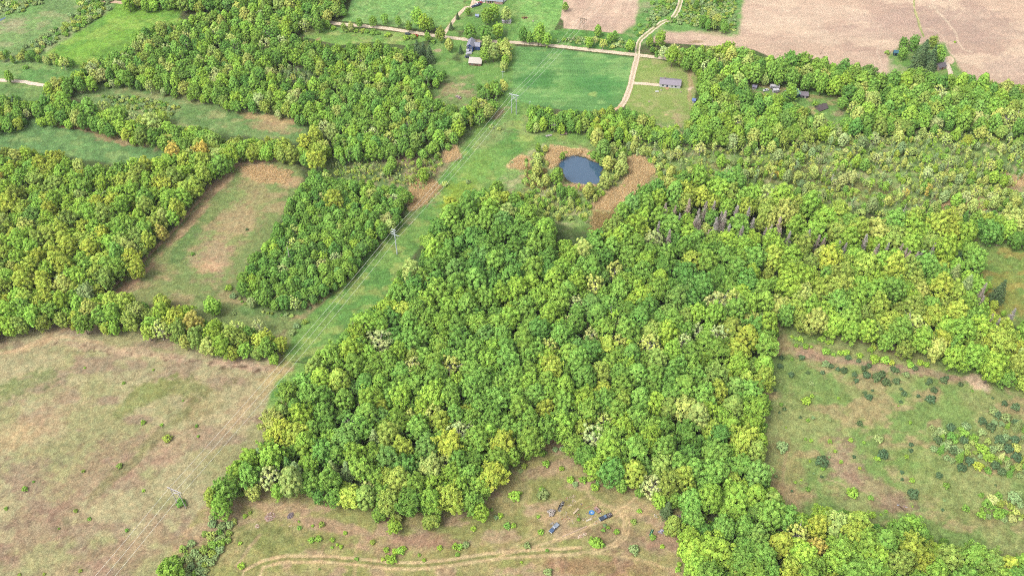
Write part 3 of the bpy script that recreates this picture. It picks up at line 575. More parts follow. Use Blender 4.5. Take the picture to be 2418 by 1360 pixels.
# feature plants the eye can pick out: pixel of the crown, crown radius, form, colour
FEAT = '''
1402,366,2.1,tall,MID 1413,372,2.3,tall,MID 1422,382,2.2,tall,OLIVE 1328,368,1.9,tall,MID 1336,362,1.6,shrub,OLIVE 1392,364,1.6,shrub,MID
2100,760,8.2,broad,YEL 2010,780,5,round,LIME 1950,735,5,round,LIME 2260,735,6.2,round,YEL 2175,690,5,round,PALE 895,812,7.5,loose,TAN 975,868,4.6,loose,TAN 1075,985,6,round,MID
1010,1055,6.6,round,BLUE 950,1060,5.6,round,YEL 885,1040,5,conifer,GREYG 820,1112,4.6,conifer,GREYG 785,1110,4.6,conifer,GREYG 700,1115,5,conifer,GREYG 640,1060,3.8,round,ORANGE 615,1080,4.4,conifer,GREYG
680,1100,4.2,conifer,BLUE 1025,980,5.5,loose,PALE 1690,1070,8,round,MID 1740,1170,7.8,plume,LIME 1640,1110,6,round,MID 1636,1225,5.8,round,MID 1590,1240,4.6,tall,OLIVE 1690,1300,9,round,LIME
1576,1202,3.6,conifer,DARK 1350,760,4,loose,TAN 1395,795,4.5,loose,TAN 1465,775,4,loose,TAN 1460,815,5,loose,PALE 1615,810,5,loose,TAN 1645,785,4.4,loose,TAN 1770,755,5.6,broad,PALE
1115,560,7,plume,DEEP 1060,590,6,plume,DEEP 1180,600,6.5,plume,DEEP 1230,640,5,plume,DEEP 1160,650,5,plume,DEEP 1065,480,4.4,round,YEL 1190,470,4,round,YEL
1545,555,3,conifer,LIME 1700,445,6.6,round,LIME 1780,460,5.6,round,LIME 1885,520,4.6,round,YEL 1935,600,4.2,round,PALE 2110,560,7,round,OLIVE 2200,570,7.5,broad,OLIVE 2280,680,5.4,conifer,GREYG
2250,655,5.4,conifer,GREYG 2360,690,5.2,conifer,DARK 2400,520,8,plume,PALE 2340,545,6,round,DEEP 2130,520,3,conifer,DEEP 2260,610,4,conifer,DARK 2280,510,2.6,conifer,DEEP
790,470,5.2,round,YEL 610,770,4,loose,TAN 560,780,4.6,loose,PALE 662,810,3.6,round,YEL 500,720,5,broad,LIME 380,715,5,broad,YEL 440,740,5,broad,LIME 220,720,5,broad,LIME 200,570,7.4,broad,YEL
240,620,6,broad,YEL 75,510,5.4,plume,BLUE 385,510,4.4,round,PALE 320,630,4.6,round,YEL 100,660,5,round,YEL 150,660,4.6,broad,TAN 40,430,4.6,plume,LIME 200,690,5,plume,GREYG
925,385,3.4,tall,MID 915,400,2.8,round,MID 1000,410,3.6,round,LIME 990,385,2.4,tall,LIME 1000,365,2.6,tall,MID 1050,435,2.2,shrub,PALE 1410,325,5,tall,PALE 1425,350,4.6,tall,BLUE 1395,315,3,tall,MID
1270,375,3,tall,PALE 1268,400,3.4,tall,PALE 1315,415,4,tall,MID 1390,450,4,tall,PALE 1435,385,3.6,tall,PALE 1468,395,4,tall,PALE 1430,425,4.2,tall,PALE 1350,455,3,round,MID 1325,450,3.2,round,DEEP 1470,375,3.6,tall,PALE
1290,425,3,tall,PALE 1475,440,1.2,shrub,LIME 1365,475,2,shrub,LIME
1335,14,2.4,round,MID 1000,50,4.6,round,LIME 985,35,4.6,round,LIME 1015,55,3.6,round,MID 940,48,2.6,round,MID 908,42,2.8,round,MID 880,48,2.8,round,MID 848,52,2.8,round,MID 965,60,2.8,round,MID 1060,105,3.2,tall,PALE 1088,118,2.2,conifer,DARK
1110,72,4.2,round,MID 1145,75,4.4,round,DEEP 1175,68,3.8,round,LIME 1150,35,4.4,round,MID 1165,25,4.2,round,LIME 1195,30,4,round,PALE 1105,25,2.2,round,MID 1080,38,1.8,conifer,DARK 1065,62,2,conifer,DARK 1040,78,4,round,OLIVE
1150,100,4.2,round,PALE 1165,120,4.4,round,PALE 1190,112,4.4,plume,PALE 1145,125,4,round,MID 1235,80,3.8,tall,DEEP 1250,88,3,tall,MID 1272,80,4.6,round,LIME 1290,90,3.6,round,LIME 1275,70,4,round,LIME
1412,72,3,tall,MID 1392,98,2.8,round,LIME 1424,105,3,loose,PALE 1440,88,2.6,round,MID 1488,105,3,round,LIME 1452,82,2.4,round,MID 1405,95,2.4,loose,TAN 1560,88,4,round,LIME 1535,95,2.8,round,MID
2135,100,3.4,round,DEEP 2160,98,4,round,DEEP 2133,122,3.2,round,MID 2205,95,3.2,round,OLIVE 2215,122,4,round,MID 2225,130,3.4,round,MID 2180,125,6.2,conifer,DARK 2200,140,5.6,conifer,DARK 2170,145,5.4,conifer,DARK 2095,125,2,shrub,OLIVE
2195,165,5,conifer,DARK 1000,122,4.2,conifer,DARK 985,115,4,conifer,DARK 1015,130,4,conifer,DARK 990,130,4,conifer,DARK 35,245,3.4,conifer,DARK 20,180,3,tall,LIME 150,150,3.6,loose,PALE 60,160,2,shrub,MID
280,275,6,round,MID 360,290,5.4,round,PALE 260,275,4.6,round,LIME 150,240,5.4,round,LIME 210,255,5.6,round,MID 380,275,5,broad,YEL 310,280,4.4,loose,TAN 245,255,4.4,loose,PALE
2100,285,3.2,loose,PALE 2115,300,3,loose,PALE 2215,320,3.6,spindly,PALE 2110,330,3,spindly,PALE 2190,450,4,spindly,ORANGE 2125,460,4.6,spindly,PALE 2255,100,1,shrub,LIME 1925,245,2.2,shrub,MID 1990,240,3.4,round,MID
1870,215,4,round,LIME 1850,232,3.6,round,MID 2025,212,4,round,OLIVE 1840,180,4,round,MID
400,1350,5,plume,LIME 520,1195,5,round,LIME 500,1170,4.4,round,YEL 560,1110,5,round,LIME 590,1080,5,round,LIME 930,1240,3.2,plume,LIME 1135,1205,4,round,LIME
2150,1240,5.4,round,LIME 2110,1245,3,round,OLIVE 1930,1290,4.6,round,ORANGE 1790,1265,5.4,round,BLUE 1870,1340,5,round,YEL
'''
# loose bushes standing in the open: pixel, radius, colour
BUSH = '''
1845,845,1.4,DARK 1870,848,1,MID 1893,845,1.7,DARK 1842,865,1.7,DARK 1868,885,1.7,DARK 1907,880,1.1,DARK 1950,860,2.2,GREYG 1962,865,1.5,DARK 1942,880,1.2,DARK 1978,872,1.3,DARK 1992,875,2,DARK 2018,885,1.6,DARK 2022,899,1.4,DARK
2005,845,1.3,DARK 2027,852,1.3,DARK 2040,870,1.7,DARK 2052,864,1.5,DARK 2046,886,2.2,DARK 2070,892,2.6,DARK 2082,885,2.2,DARK 2092,903,2.4,DARK 2116,900,1.9,DARK 2110,872,1.8,DARK 2117,875,1.5,DARK 2140,885,1.9,GREYG 2160,870,1.6,DARK
2195,900,1.7,DARK 2190,906,1.1,DARK 2228,898,2,DARK 2236,892,1.2,DARK 2268,908,1.4,DARK 2205,922,1.9,DARK 2197,943,2.5,DARK 2135,930,1.6,DARK 2168,935,1.1,DARK 2052,938,2,DARK 2060,922,.8,DARK 2042,928,1.2,DARK 2344,940,.8,DARK 2372,953,1.7,DARK
2398,962,2.3,DARK 2345,970,2.6,GREYG 2355,980,2.2,DARK 2375,985,2.6,GREYG 2400,1000,2.4,DARK 2320,995,2.2,DARK 2245,1010,2.4,DARK 2200,1010,1.6,GREYG 2340,1010,2.6,DARK 2030,1000,1.6,DARK 1904,947,2.6,LIME 1917,935,1.2,LIME 1980,940,1,LIME
1845,955,1.2,MID 1852,966,1.2,DARK 1840,974,.7,DARK 1830,922,.9,DARK 1835,900,1.2,GREYG 1915,905,1.6,GREYG 1908,992,1.2,MID 1920,986,1.1,GREYG 1847,1055,3.2,GREYG 1940,1091,3.3,DARK 1943,1106,1.3,LIME 2075,1036,2.7,GREYG 2085,1074,2.8,DARK
2072,1082,1.6,LIME 2151,1050,1.3,DARK 2151,1064,1.2,DARK 2141,1078,1.2,LIME 1915,1040,1.1,LIME 1960,1042,1.2,LIME 2009,1039,1.3,LIME 1972,1065,1,LIME 1986,1090,1.1,LIME 2013,1164,3,LIME 2155,1167,2.9,DARK 2154,1134,1.5,LIME 2130,1115,1.1,DARK
2130,1132,.9,DARK 2217,1123,1.8,DARK 2235,1147,1.8,MID 2056,1175,1.5,MID 1908,1155,1.3,MID 2092,1207,1,LIME 2060,1215,1.8,LIME 2030,1105,1,YEL 2280,1200,2,MID 2330,1190,2.6,MID 2345,1180,2.8,TAN 2358,1215,3,LIME 2370,1225,2,GREYG
2395,1175,3.2,GREYG 2318,1215,2.2,LIME 2360,1190,2.2,OLIVE 2230,1055,2.6,GREYG 2215,1040,2.2,DARK 2250,1065,2.2,DARK 2275,1040,2.2,DARK 2300,1035,2.4,LIME 2320,1060,3,LIME 2335,1080,3,LIME 2310,1100,2.6,YEL 2290,1090,2.4,DARK 2270,1105,2.4,DARK
2350,1100,2.4,DARK 2365,1115,2.2,DARK 2380,1060,2.6,DARK 2400,1080,2.6,DARK 2395,1040,2.6,DARK 2360,1040,2.8,DARK 2220,1020,2.6,TAN 2205,1060,2,GREYG
1870,795,1,LIME 1880,816,1.2,LIME 1902,818,1.8,LIME 1916,819,1,LIME 1950,830,2.3,LIME 1968,837,1.2,LIME 1983,833,1.6,LIME 1998,833,2.3,LIME 2003,845,1.7,DARK 2030,840,1.9,LIME 2065,848,2.8,LIME 2090,850,2.6,LIME 2105,856,1.8,YEL 2150,862,2,LIME
735,1275,1.6,LIME 752,1272,1.7,MID 707,1246,1.2,MID 738,1241,.8,LIME 760,1238,1.6,OLIVE 785,1274,1.3,LIME 805,1290,1.1,LIME 815,1258,1.1,LIME 784,1292,.8,LIME 796,1285,.8,LIME 880,1280,1.4,OLIVE 912,1298,1.5,LIME 915,1314,1.2,LIME 904,1320,1,YEL
926,1321,2.4,LIME 933,1302,1.7,LIME 945,1300,2,LIME 953,1295,1.5,LIME 990,1310,.9,MID 1001,1322,1,LIME 1038,1293,1.4,LIME 1075,1290,1.8,LIME 1086,1290,1.6,LIME 1100,1286,1.8,GREYG 1080,1309,1.2,MID 1118,1248,1.5,LIME 1172,1221,1.3,GREYG 1182,1217,1.5,LIME
1197,1241,1.8,MID 1216,1170,3,LIME 1282,1168,3,GREYG 1279,1155,1.5,LIME 1290,1095,2,LIME 1326,1106,1.4,LIME 1347,1133,2,LIME 1358,1143,1.6,GREYG 1377,1133,2,LIME 1405,1150,2.2,LIME 1277,1256,1.6,LIME 1213,1241,1.4,LIME 1366,1226,1,LIME 1402,1279,2.6,LIME 1412,1283,2.8,LIME
1424,1286,1.1,MID 1456,1255,1.5,LIME 1436,1245,1,MID 1428,1240,1,GREYG 1541,1268,1.6,MID 1510,1206,1.3,LIME 1564,1290,1.2,LIME 1604,1332,1.3,LIME 1600,1345,1.4,LIME 1496,1232,1.6,OLIVE 1497,1297,2.6,GREYG 1294,1350,2,GREYG 1245,1288,1.8,GREYG
1302,1210,2,GREY 180,1090,.1,DEEP 58,1154,1.5,MID 14,1200,1,MID 79,1137,.7,MID 197,1112,1,OLIVE 339,1158,.9,LIME 211,1225,1,MID 179,1206,1.1,OLIVE 395,1036,2.4,OLIVE 282,1100,1.6,OLIVE 338,997,1.4,LIME 382,1003,1,LIME 292,904,1,MID 200,868,.7,LIME 362,873,.7,LIME
468,1030,.8,MID 428,1187,2.4,DEEP 570,1336,1.8,LIME 578,1218,1.2,LIME 567,1282,1,LIME 455,600,1.2,DEEP 583,542,.9,DARK 540,680,2.2,LIME 552,740,1.4,GREYG 700,770,2,GREYG 720,760,1.8,OLIVE 690,785,2,GREYG 550,700,2,GREYG 1160,300,2,PALE 1178,305,1.6,PALE
1310,283,2,MID 1105,430,1.6,GREYG 1120,450,1.4,GREYG 1140,445,1.2,OLIVE 1860,240,1.5,MID 1220,190,.1,MID 1380,120,.1,MID
1540,30,2,GREYG 1555,38,1.8,GREYG 1530,47,1.8,GREYG 1545,60,1.6,GREYG 1500,70,1.6,MID 1540,8,2,MID 1560,5,2.4,MID 1525,25,1.6,GREYG 1580,45,2,MID 1605,55,2,GREYG 1510,60,1.8,MID
1210,385,1.3,GREYG 655,1180,.1,MID 590,1210,1,OLIVE 1322,100,.1,MID 300,960,.1,MID
'''
cell = {}; CS = 6.0
plants = []
def clash(x, y, r, fac):
    ix, iy = int(x // CS), int(y // CS)
    for a in range(ix - 2, ix + 3):
        for b in range(iy - 2, iy + 3):
            for (px, py, pr) in cell.get((a, b), ()):
                if (px - x) ** 2 + (py - y) ** 2 < (fac * (r + pr)) ** 2: return True
    return False
def put(x, y, r, form, colr, area, z=1.0, feature=False):
    cell.setdefault((int(x // CS), int(y // CS)), []).append((x, y, r))
    plants.append(dict(x=x, y=y, r=r, form=form, col=colr, area=area, z=z, feat=feature))
G = globals()
TOPZ = {'round': 2.1, 'broad': 1.5, 'plume': 2.1, 'tall': 1.9, 'loose': 1.6, 'conifer': 1.5, 'dead': 1.6, 'spindly': 1.9, 'shrub': .45}
for w in FEAT.split():
    a, b, r, fo, co = w.split(','); a, b, r = float(a), float(b), float(r)
    z = min(r, 5) * TOPZ[fo]; q = at(a, b, z)
    put(q.x, q.y, r, fo, G[co], None, min(1.0, 5.4 / r) if r > 5 else 1.0, True)
for w in BUSH.split():
    a, b, r, co = w.split(','); a, b, r = float(a), float(b), float(r)
    if r < .3: continue
    q = at(a, b, r * .45); put(q.x, q.y, r, 'shrub', G[co], None, 1.15 if G[co] in (DARK,) else 1.0, True)
# the grey dead spruces standing among the right hand oaks
for w in '1625,495 1685,490 1700,510 1745,500 1630,535 1655,540 1560,540 1580,560 1720,545 1740,555 1675,560 1770,540 1800,545 1830,540 1845,560 1575,510 1600,500 1660,500 1530,530 1610,520 1640,510 1910,570 1950,570 1975,585 2000,590 2040,580 2070,585 2055,600 2120,590 2130,600 2150,605 2165,610 2180,600 2200,590 2215,575 2140,620 2090,600 2310,690 2322,720 2335,750 2350,770 2390,755 1760,515 1690,540 1710,520 1815,555 1865,575 1925,580'.split():
    a, b = map(float, w.split(',')); a += RND.uniform(-8, 8); b += RND.uniform(-6, 6)
    q = at(a, b, 9); put(q.x, q.y, RND.uniform(3.0, 4.0), 'dead', GREY, 'the eastern oak belt', RND.uniform(1.25, 1.5), False)
WSPOT = [(2100,640,260,90,'oak'), (1750,480,140,50,'oak'), (900,1180,330,60,'oak'), (1750,1000,90,200,'oak'), (1130,590,180,90,'deep'), (1550,650,180,80,'deep'), (2050,1300,250,60,'oak')]
for name, poly, pal, forms, (r0, r1), sp, fill in VEG:
    pts = [at(a, b, 5) for a, b in poly]
    x0, x1 = min(p.x for p in pts), max(p.x for p in pts); y0, y1 = min(p.y for p in pts), max(p.y for p in pts)
    small = (r1 < 3.2 and forms is not S_TALL) or forms is S_MARSH2
    zc = 1.5 if small else (7.5 if r1 > 4 else 6.0)
    N = int((x1 - x0) * (y1 - y0) / (r0 * r0) * 2.6)
    g = np.random.default_rng(len(name) * 7 + 3)
    xs = g.uniform(x0, x1, N); ys = g.uniform(y0, y1, N); rs = g.uniform(0, 1, N) ** 1.2 * (r1 - r0) + r0
    u, v = proj(xs, ys, zc); ok = inside(poly, u, v)
    d = dist_line(poly, u, v, True); k = FPX / (ys * CP + (H - zc) * SP)
    ok &= d > rs * k * .62
    for hp in HOLES: ok &= ~(inside(hp, u, v)) | ('opening' in name)
    ug, vg = proj(xs, ys, 0)
    for rl in ROADS: ok &= dist_line(rl, ug, vg) > (2.2 + rs * .45) * k
    ok &= ~inside(POND, *proj(xs, ys, 0))
    big = np.argsort(-rs * g.uniform(.75, 1.25, N)) if not small else np.arange(N)
    for i in big:
        if not ok[i]: continue
        x, y, r = xs[i], ys[i], rs[i]
        if g.random() > fill * (1 if not small else float(np.clip((float(fbm(np.array(x / 16), np.array(y / 12), 15, 3)) - .40) * 7, .08, 1.1))): 
            continue
        if clash(x, y, r, sp * .72): continue
        uu, vv = float(u[i]), float(v[i]); pp = pal
        for (sx, sy, rx, ry, np_) in WSPOT:
            if ((uu - sx) / rx) ** 2 + ((vv - sy) / ry) ** 2 < 1 and not small and g.random() < .75: pp = np_
        fo = pick(forms); co = pick(PAL[pp])
        if fo == 'loose': co = pick([(PALE, 3), (TAN, 2), (co, 1)])
        if fo == 'shrub' and r > 2.6: r *= .8
        put(x, y, r, fo, co, name, RND.uniform(.88, 1.16))
for name, poly, pal, forms, (r0, r1), sp, fill in VEG:      # smaller trees filling the gaps and the skirts of the woods
    if (r1 < 3.2 and forms is not S_TALL) or forms is S_MARSH2: continue
    pts = [at(a, b, 2) for a, b in poly]
    x0, x1 = min(p.x for p in pts), max(p.x for p in pts); y0, y1 = min(p.y for p in pts), max(p.y for p in pts)
    N = int((x1 - x0) * (y1 - y0) / 5); g = np.random.default_rng(len(name) * 5 + 1)
    xs = g.uniform(x0, x1, N); ys = g.uniform(y0, y1, N); rs = g.uniform(1.3, 2.3, N)
    u, v = proj(xs, ys, 2.2); k = FPX / (ys * CP + (H - 2) * SP)
    ok = inside(poly, u, v) & (dist_line(poly, u, v, True) > rs * k * .55)
    for hp in HOLES: ok &= ~inside(hp, u, v)
    for i in np.flatnonzero(ok):
        if clash(xs[i], ys[i], rs[i], .66): continue
        put(xs[i], ys[i], rs[i], pick([('round', 3), ('shrub', 3), ('tall', 1)]), pick(PAL[pal]), name, RND.uniform(.8, 1.1))
# saplings and little bushes scattered in the open meadows (real ones, too small to place one by one)
for poly, n, cols in ((REGIONS[2][1], 60, (DARK, LIME, GREYG, MID)), (REGIONS[1][1], 26, (LIME, LIME, MID)), (REGIONS[0][1], 14, (MID, OLIVE))):
    c_ = 0
    while c_ < n:
        a, b = RND.uniform(*sorted((poly[:, 0].min(), poly[:, 0].max()))), RND.uniform(poly[:, 1].min(), poly[:, 1].max())
        if not inside(poly, np.array([a]), np.array([b]))[0]: continue
        q = at(a, b); c_ += 1
        if clash(q.x, q.y, 1, 1.2): continue
        put(q.x, q.y, RND.uniform(.5, 1.1), 'shrub', RND.choice(cols), 'open', 1)
print('plants', len(plants))

# size in the picture, then the split between single plants and the mass behind them
for p in plants:
    u, v = proj(p['x'], p['y'], min(p['r'], 4.5) * TOPZ[p['form']])
    p['u'], p['v'] = float(u), float(v)
    p['ppm'] = FPX / (p['y'] * CP + H * SP); p['px'] = p['ppm'] * p['r'] * 2
    m = p['px'] * .5
    p['in'] = -m * .3 < u < 2418 + m * .3 and -m * .3 < v < 1360 + m * .3
KIND = {'round': 'broadleaf_tree', 'broad': 'broadleaf_tree', 'plume': 'broadleaf_tree', 'tall': 'slender_tree', 'loose': 'leafing_tree', 'conifer': 'conifer_tree', 'dead': 'dead_spruce', 'spindly': 'marsh_tree', 'shrub': 'shrub'}
CAT = {'broadleaf_tree': 'tree', 'slender_tree': 'tree', 'leafing_tree': 'tree', 'conifer_tree': 'conifer', 'dead_spruce': 'dead tree', 'marsh_tree': 'tree', 'shrub': 'bush'}
FORMW = {'round': 'rounded', 'broad': 'spreading', 'plume': 'feathery', 'tall': 'slender', 'loose': 'open limbed', 'conifer': 'pointed', 'dead': 'narrow', 'spindly': 'spindly', 'shrub': 'low'}
NOUN = {'broadleaf_tree': 'tree', 'slender_tree': 'tree', 'leafing_tree': 'leafing tree', 'conifer_tree': 'conifer', 'dead_spruce': 'dead spruce', 'marsh_tree': 'marsh tree', 'shrub': 'bush'}
LIMIT = {k: 300 for k in CAT}
LAND = [(1308,1247,'blue pickup'), (1422,1222,'dark junk pickup'), (412,1190,'leaning wooden pylon'), (935,600,'middle power pole'), (1212,270,'steel twin pylon'), (1368,403,'round pond'), (1582,210,'white ranch house'),
        (2310,905,'bare sand patch'), (1600,1228,'rubbish heap'), (1820,790,'east meadow corner'), (1115,115,'blue farmhouse'), (2120,125,'teal shed'), (1880,225,'teal roofed barn'), (695,852,'ditch'), (640,1222,'woodpile'),
        (2180,90,'brown fields farmstead'), (1504,135,'lane junction'), (250,695,'pasture gateway corner'), (660,375,'pasture track end'), (1340,1070,'clearing top'), (2130,1195,'white litter'), (1830,1135,'meadow low corner'), (895,812,'big tan leafing tree'), (2100,760,'great yellow green oak')]
LANDW = [(at(a, b).x, at(a, b).y, n) for a, b, n in LAND]
NUM = ['', 'five', 'ten', 'fifteen', 'twenty', 'twenty five', 'thirty', 'thirty five', 'forty', 'forty five', 'fifty', 'fifty five', 'sixty', 'sixty five', 'seventy', 'seventy five', 'eighty', 'eighty five', 'ninety', 'ninety five', 'a hundred']
SMALL = ['zero', 'one', 'two', 'three', 'four', 'five', 'six', 'seven', 'eight', 'nine', 'ten', 'eleven', 'twelve', 'thirteen', 'fourteen', 'fifteen', 'sixteen', 'seventeen', 'eighteen', 'nineteen']
TENS = ['', '', 'twenty', 'thirty', 'forty', 'fifty', 'sixty', 'seventy', 'eighty', 'ninety']
def word(n):
    n = int(n)
    if n < 20: return SMALL[n]
    if n < 100: return TENS[n // 10] + ('' if n % 10 == 0 else '-' + SMALL[n % 10])
    return 'hundred' + ('' if n % 100 == 0 else '-' + word(n % 100))
used_labels = set()
def label_for(p, k):
    best = sorted(LANDW, key=lambda L: (L[0] - p['x']) ** 2 + (L[1] - p['y']) ** 2)
    size = 'big' if p['r'] > (4.6 if k != 'shrub' else 2.2) else ('small' if p['r'] < (3.1 if k != 'shrub' else 1.3) else '')
    for lx, ly, n in best[:4]:
        dx, dy = p['x'] - lx, p['y'] - ly
        pa = []
        if abs(dy) >= .7: pa.append(word(max(1, round(abs(dy)))) + (' metres beyond' if dy > 0 else ' metres before'))
        if abs(dx) >= .7: pa.append(word(max(1, round(abs(dx)))) + (' right of' if dx > 0 else ' left of'))
        if not pa: pa = ['right beside']
        where = ', '.join(pa) + ' the ' + n
        if 'of' not in where.split() and 'beside' not in where: pass
        import re
        head = CN[p['col']] + ' ' + (FORMW[p['form']] if p['form'] not in ('shrub', 'loose', 'spindly', 'dead') else size) + ' ' + NOUN[k]
        lab = ' '.join((head + ', ' + where).split())
        if len(re.findall(r"[A-Za-z0-9']+", lab)) > 16:
            lab = ' '.join((CN[p['col']] + ' ' + NOUN[k] + ', ' + where).split())
        if len(re.findall(r"[A-Za-z0-9']+", lab)) > 16: lab = lab.replace(' metres', '').replace('hundred-', 'hundred ')
        if lab not in used_labels:
            used_labels.add(lab); return lab
    return lab
def tint_of(p):
    c = lin(p['col']) / KT; c = c * .92 + .08 * c.mean()
    if p['col'] not in (GREY, DARK, TAN, GREYG): c = (c * .8 + .2 * lin((136, 172, 70)) / KT) * np.array([1.05, 1.0, .84])
    j = RND.uniform(.86, 1.16); h_ = RND.uniform(-.09, .09)
    return (float(c[0] * j * (1 + h_)), float(c[1] * j), float(c[2] * j * (1 - h_)))
mass = {'woodland': [], 'scrub': []}
by_kind = {}
for p in plants:
    p['kind'] = KIND[p['form']]; by_kind.setdefault(p['kind'], []).append(p)
for k, L in by_kind.items():
    L.sort(key=lambda p: -(p['px'] if p['in'] else 0) - (30 if p['feat'] and p['in'] else 0))
    n = 0
    for p in L:
        if p['in'] and n < LIMIT[k]:
            n += 1
            fk = RND.randrange(FORMS[p['form']]); cm, tm = PROTO[(p['form'], fk)]
            r = p['r']; rz = RND.uniform(0, 6.283); tn = tint_of(p)
            if tm is None:
                o = link(k, cm); o.location = (p['x'], p['y'], -.05); o.rotation_euler = (0, 0, rz); o.scale = (r, r, r * p['z'])
                o['tint'] = tn; root = o
            else:
                root = empty(k, (p['x'], p['y'], -.05), rz); root.scale = (r * RND.uniform(.86, 1.12), r * RND.uniform(.86, 1.12), r * p['z'])
                o = link('crown', cm, root); o['tint'] = tn
                link('trunk', tm, root)
            area = p['area'] if p['area'] not in (None, 'open') else 'open ground'
            tag(root, label_for(p, k), CAT[k], {'shrub': 'bushes', 'dead_spruce': 'dead spruces', 'conifer_tree': 'conifers'}.get(k, 'trees') + ' of ' + area)
        else:
            mass['scrub' if k in ('shrub', 'marsh_tree') else 'woodland'].append(p)
    print(k, len(L), n)
# reeds and standing dead grass
reeds = []
g = np.random.default_rng(5)
for poly, n, r, c in ((P('1300,345 1330,350 1400,362 1440,375 1420,385 1370,363 1325,375 1300,400 1290,380'), 700, 1.5, (204,182,146)), (P('1470,375 1520,370 1545,400 1530,430 1490,470 1440,500 1400,490 1420,460 1470,440 1490,410'), 1500, 1.6, (204,182,146)),
     (P('1225,370 1250,372 1252,395 1230,400 1200,395'), 260, 1.4, (204,182,146)), (P('965,425 1010,420 1045,440 1000,490 965,500'), 500, 1.3, (204,182,146)), (P('2210,480 2320,470 2330,505 2230,500'), 420, 1.4, (204,182,146)),
     (P('2350,415 2418,405 2418,455 2370,445'), 260, 1.4, (204,182,146)), (P('1340,436 1420,440 1400,450 1340,448'), 160, 1.2, (204,182,146)), (P('1400,500 1470,500 1440,560 1390,560'), 300, 1.2, (174,154,112)), (P('1050,355 1080,345 1090,375 1050,385'), 180, 1.3, (204,182,146)),
     (P('560,392 640,386 695,405 680,440 600,430'), 500, .8, (204,182,146)), (P('1240,400 1290,400 1290,450 1240,440'), 240, 1.2, (170,154,108)), (P('1600,380 1900,380 2100,440 2200,480 2000,480 1800,430'), 500, 1.2, (150,150,100))):
    u = g.uniform(poly[:, 0].min(), poly[:, 0].max(), n * 3); v = g.uniform(poly[:, 1].min(), poly[:, 1].max(), n * 3)
    e_ = dist_line(poly, u, v, True); ok = inside(poly, u, v) & ~inside(POND, u, v) & (g.uniform(0, 16, len(u)) < e_ + 3); u, v = u[ok][:n], v[ok][:n]
    for a, b in zip(u, v):
        q = at(a, b); cc = lin(c) / KT * g.uniform(1.0, 1.35); reeds.append((q.x, q.y, r * g.uniform(.6, 1.2), FIDX[('tuft', int(g.integers(3)))], cc, 1.3))

def grow(name, rows, label):
    me = bpy.data.meshes.new(name); n = len(rows)
    me.vertices.add(n); me.vertices.foreach_set('co', np.array([(a[0], a[1], -.05) for a in rows], np.float32).ravel())
    def attr(nm, ty, data, key='value'):
        a = me.attributes.new(nm, ty, 'POINT'); a.data.foreach_set(key, np.asarray(data).ravel())
    attr('pick', 'INT', np.array([a[3] for a in rows], np.int32))
    attr('size', 'FLOAT_VECTOR', np.array([(a[2] * RND.uniform(.84, 1.14), a[2] * RND.uniform(.84, 1.14), a[2] * a[5]) for a in rows], np.float32), 'vector')
    attr('turn', 'FLOAT_VECTOR', np.array([(0, 0, RND.uniform(0, 6.283)) for a in rows], np.float32), 'vector')
    attr('tint', 'FLOAT_VECTOR', np.array([a[4] for a in rows], np.float32), 'vector')
    o = link(name, me); tag(o, label, None, None, 'stuff')
    ng = bpy.data.node_groups.new(name, 'GeometryNodeTree')
    ng.interface.new_socket('Geometry', in_out='INPUT', socket_type='NodeSocketGeometry'); ng.interface.new_socket('Geometry', in_out='OUTPUT', socket_type='NodeSocketGeometry')
    N, Lk = ng.nodes, ng.links
    gi = N.new('NodeGroupInput'); go = N.new('NodeGroupOutput'); ip = N.new('GeometryNodeInstanceOnPoints'); ci = N.new('GeometryNodeCollectionInfo')
    ci.inputs['Collection'].default_value = hidden; ci.inputs['Separate Children'].default_value = True; ci.inputs['Reset Children'].default_value = True
    ip.inputs['Pick Instance'].default_value = True
    def na(nm, ty):
        a = N.new('GeometryNodeInputNamedAttribute'); a.data_type = ty; a.inputs['Name'].default_value = nm; return a.outputs['Attribute']
    Lk.new(gi.outputs[0], ip.inputs['Points']); Lk.new(ci.outputs[0], ip.inputs['Instance']); Lk.new(na('pick', 'INT'), ip.inputs['Instance Index'])
    er = N.new('FunctionNodeEulerToRotation'); Lk.new(na('turn', 'FLOAT_VECTOR'), er.inputs[0]); Lk.new(er.outputs[0], ip.inputs['Rotation'])
    Lk.new(na('size', 'FLOAT_VECTOR'), ip.inputs['Scale']); Lk.new(ip.outputs[0], go.inputs[0])
    md = o.modifiers.new('grow', 'NODES'); md.node_group = ng
    return o
for k, L in mass.items():
    rows = [(p['x'], p['y'], p['r'], FIDX[(p['form'], RND.randrange(FORMS[p['form']]))], tint_of(p), p['z']) for p in L]
    if rows: grow(k, rows, {'woodland': 'mass of farther broadleaf trees filling the woods', 'scrub': 'mass of low brush and thin marsh trees'}[k])
grow('reeds', reeds, 'tan dead reeds around the pond and wet hollows')

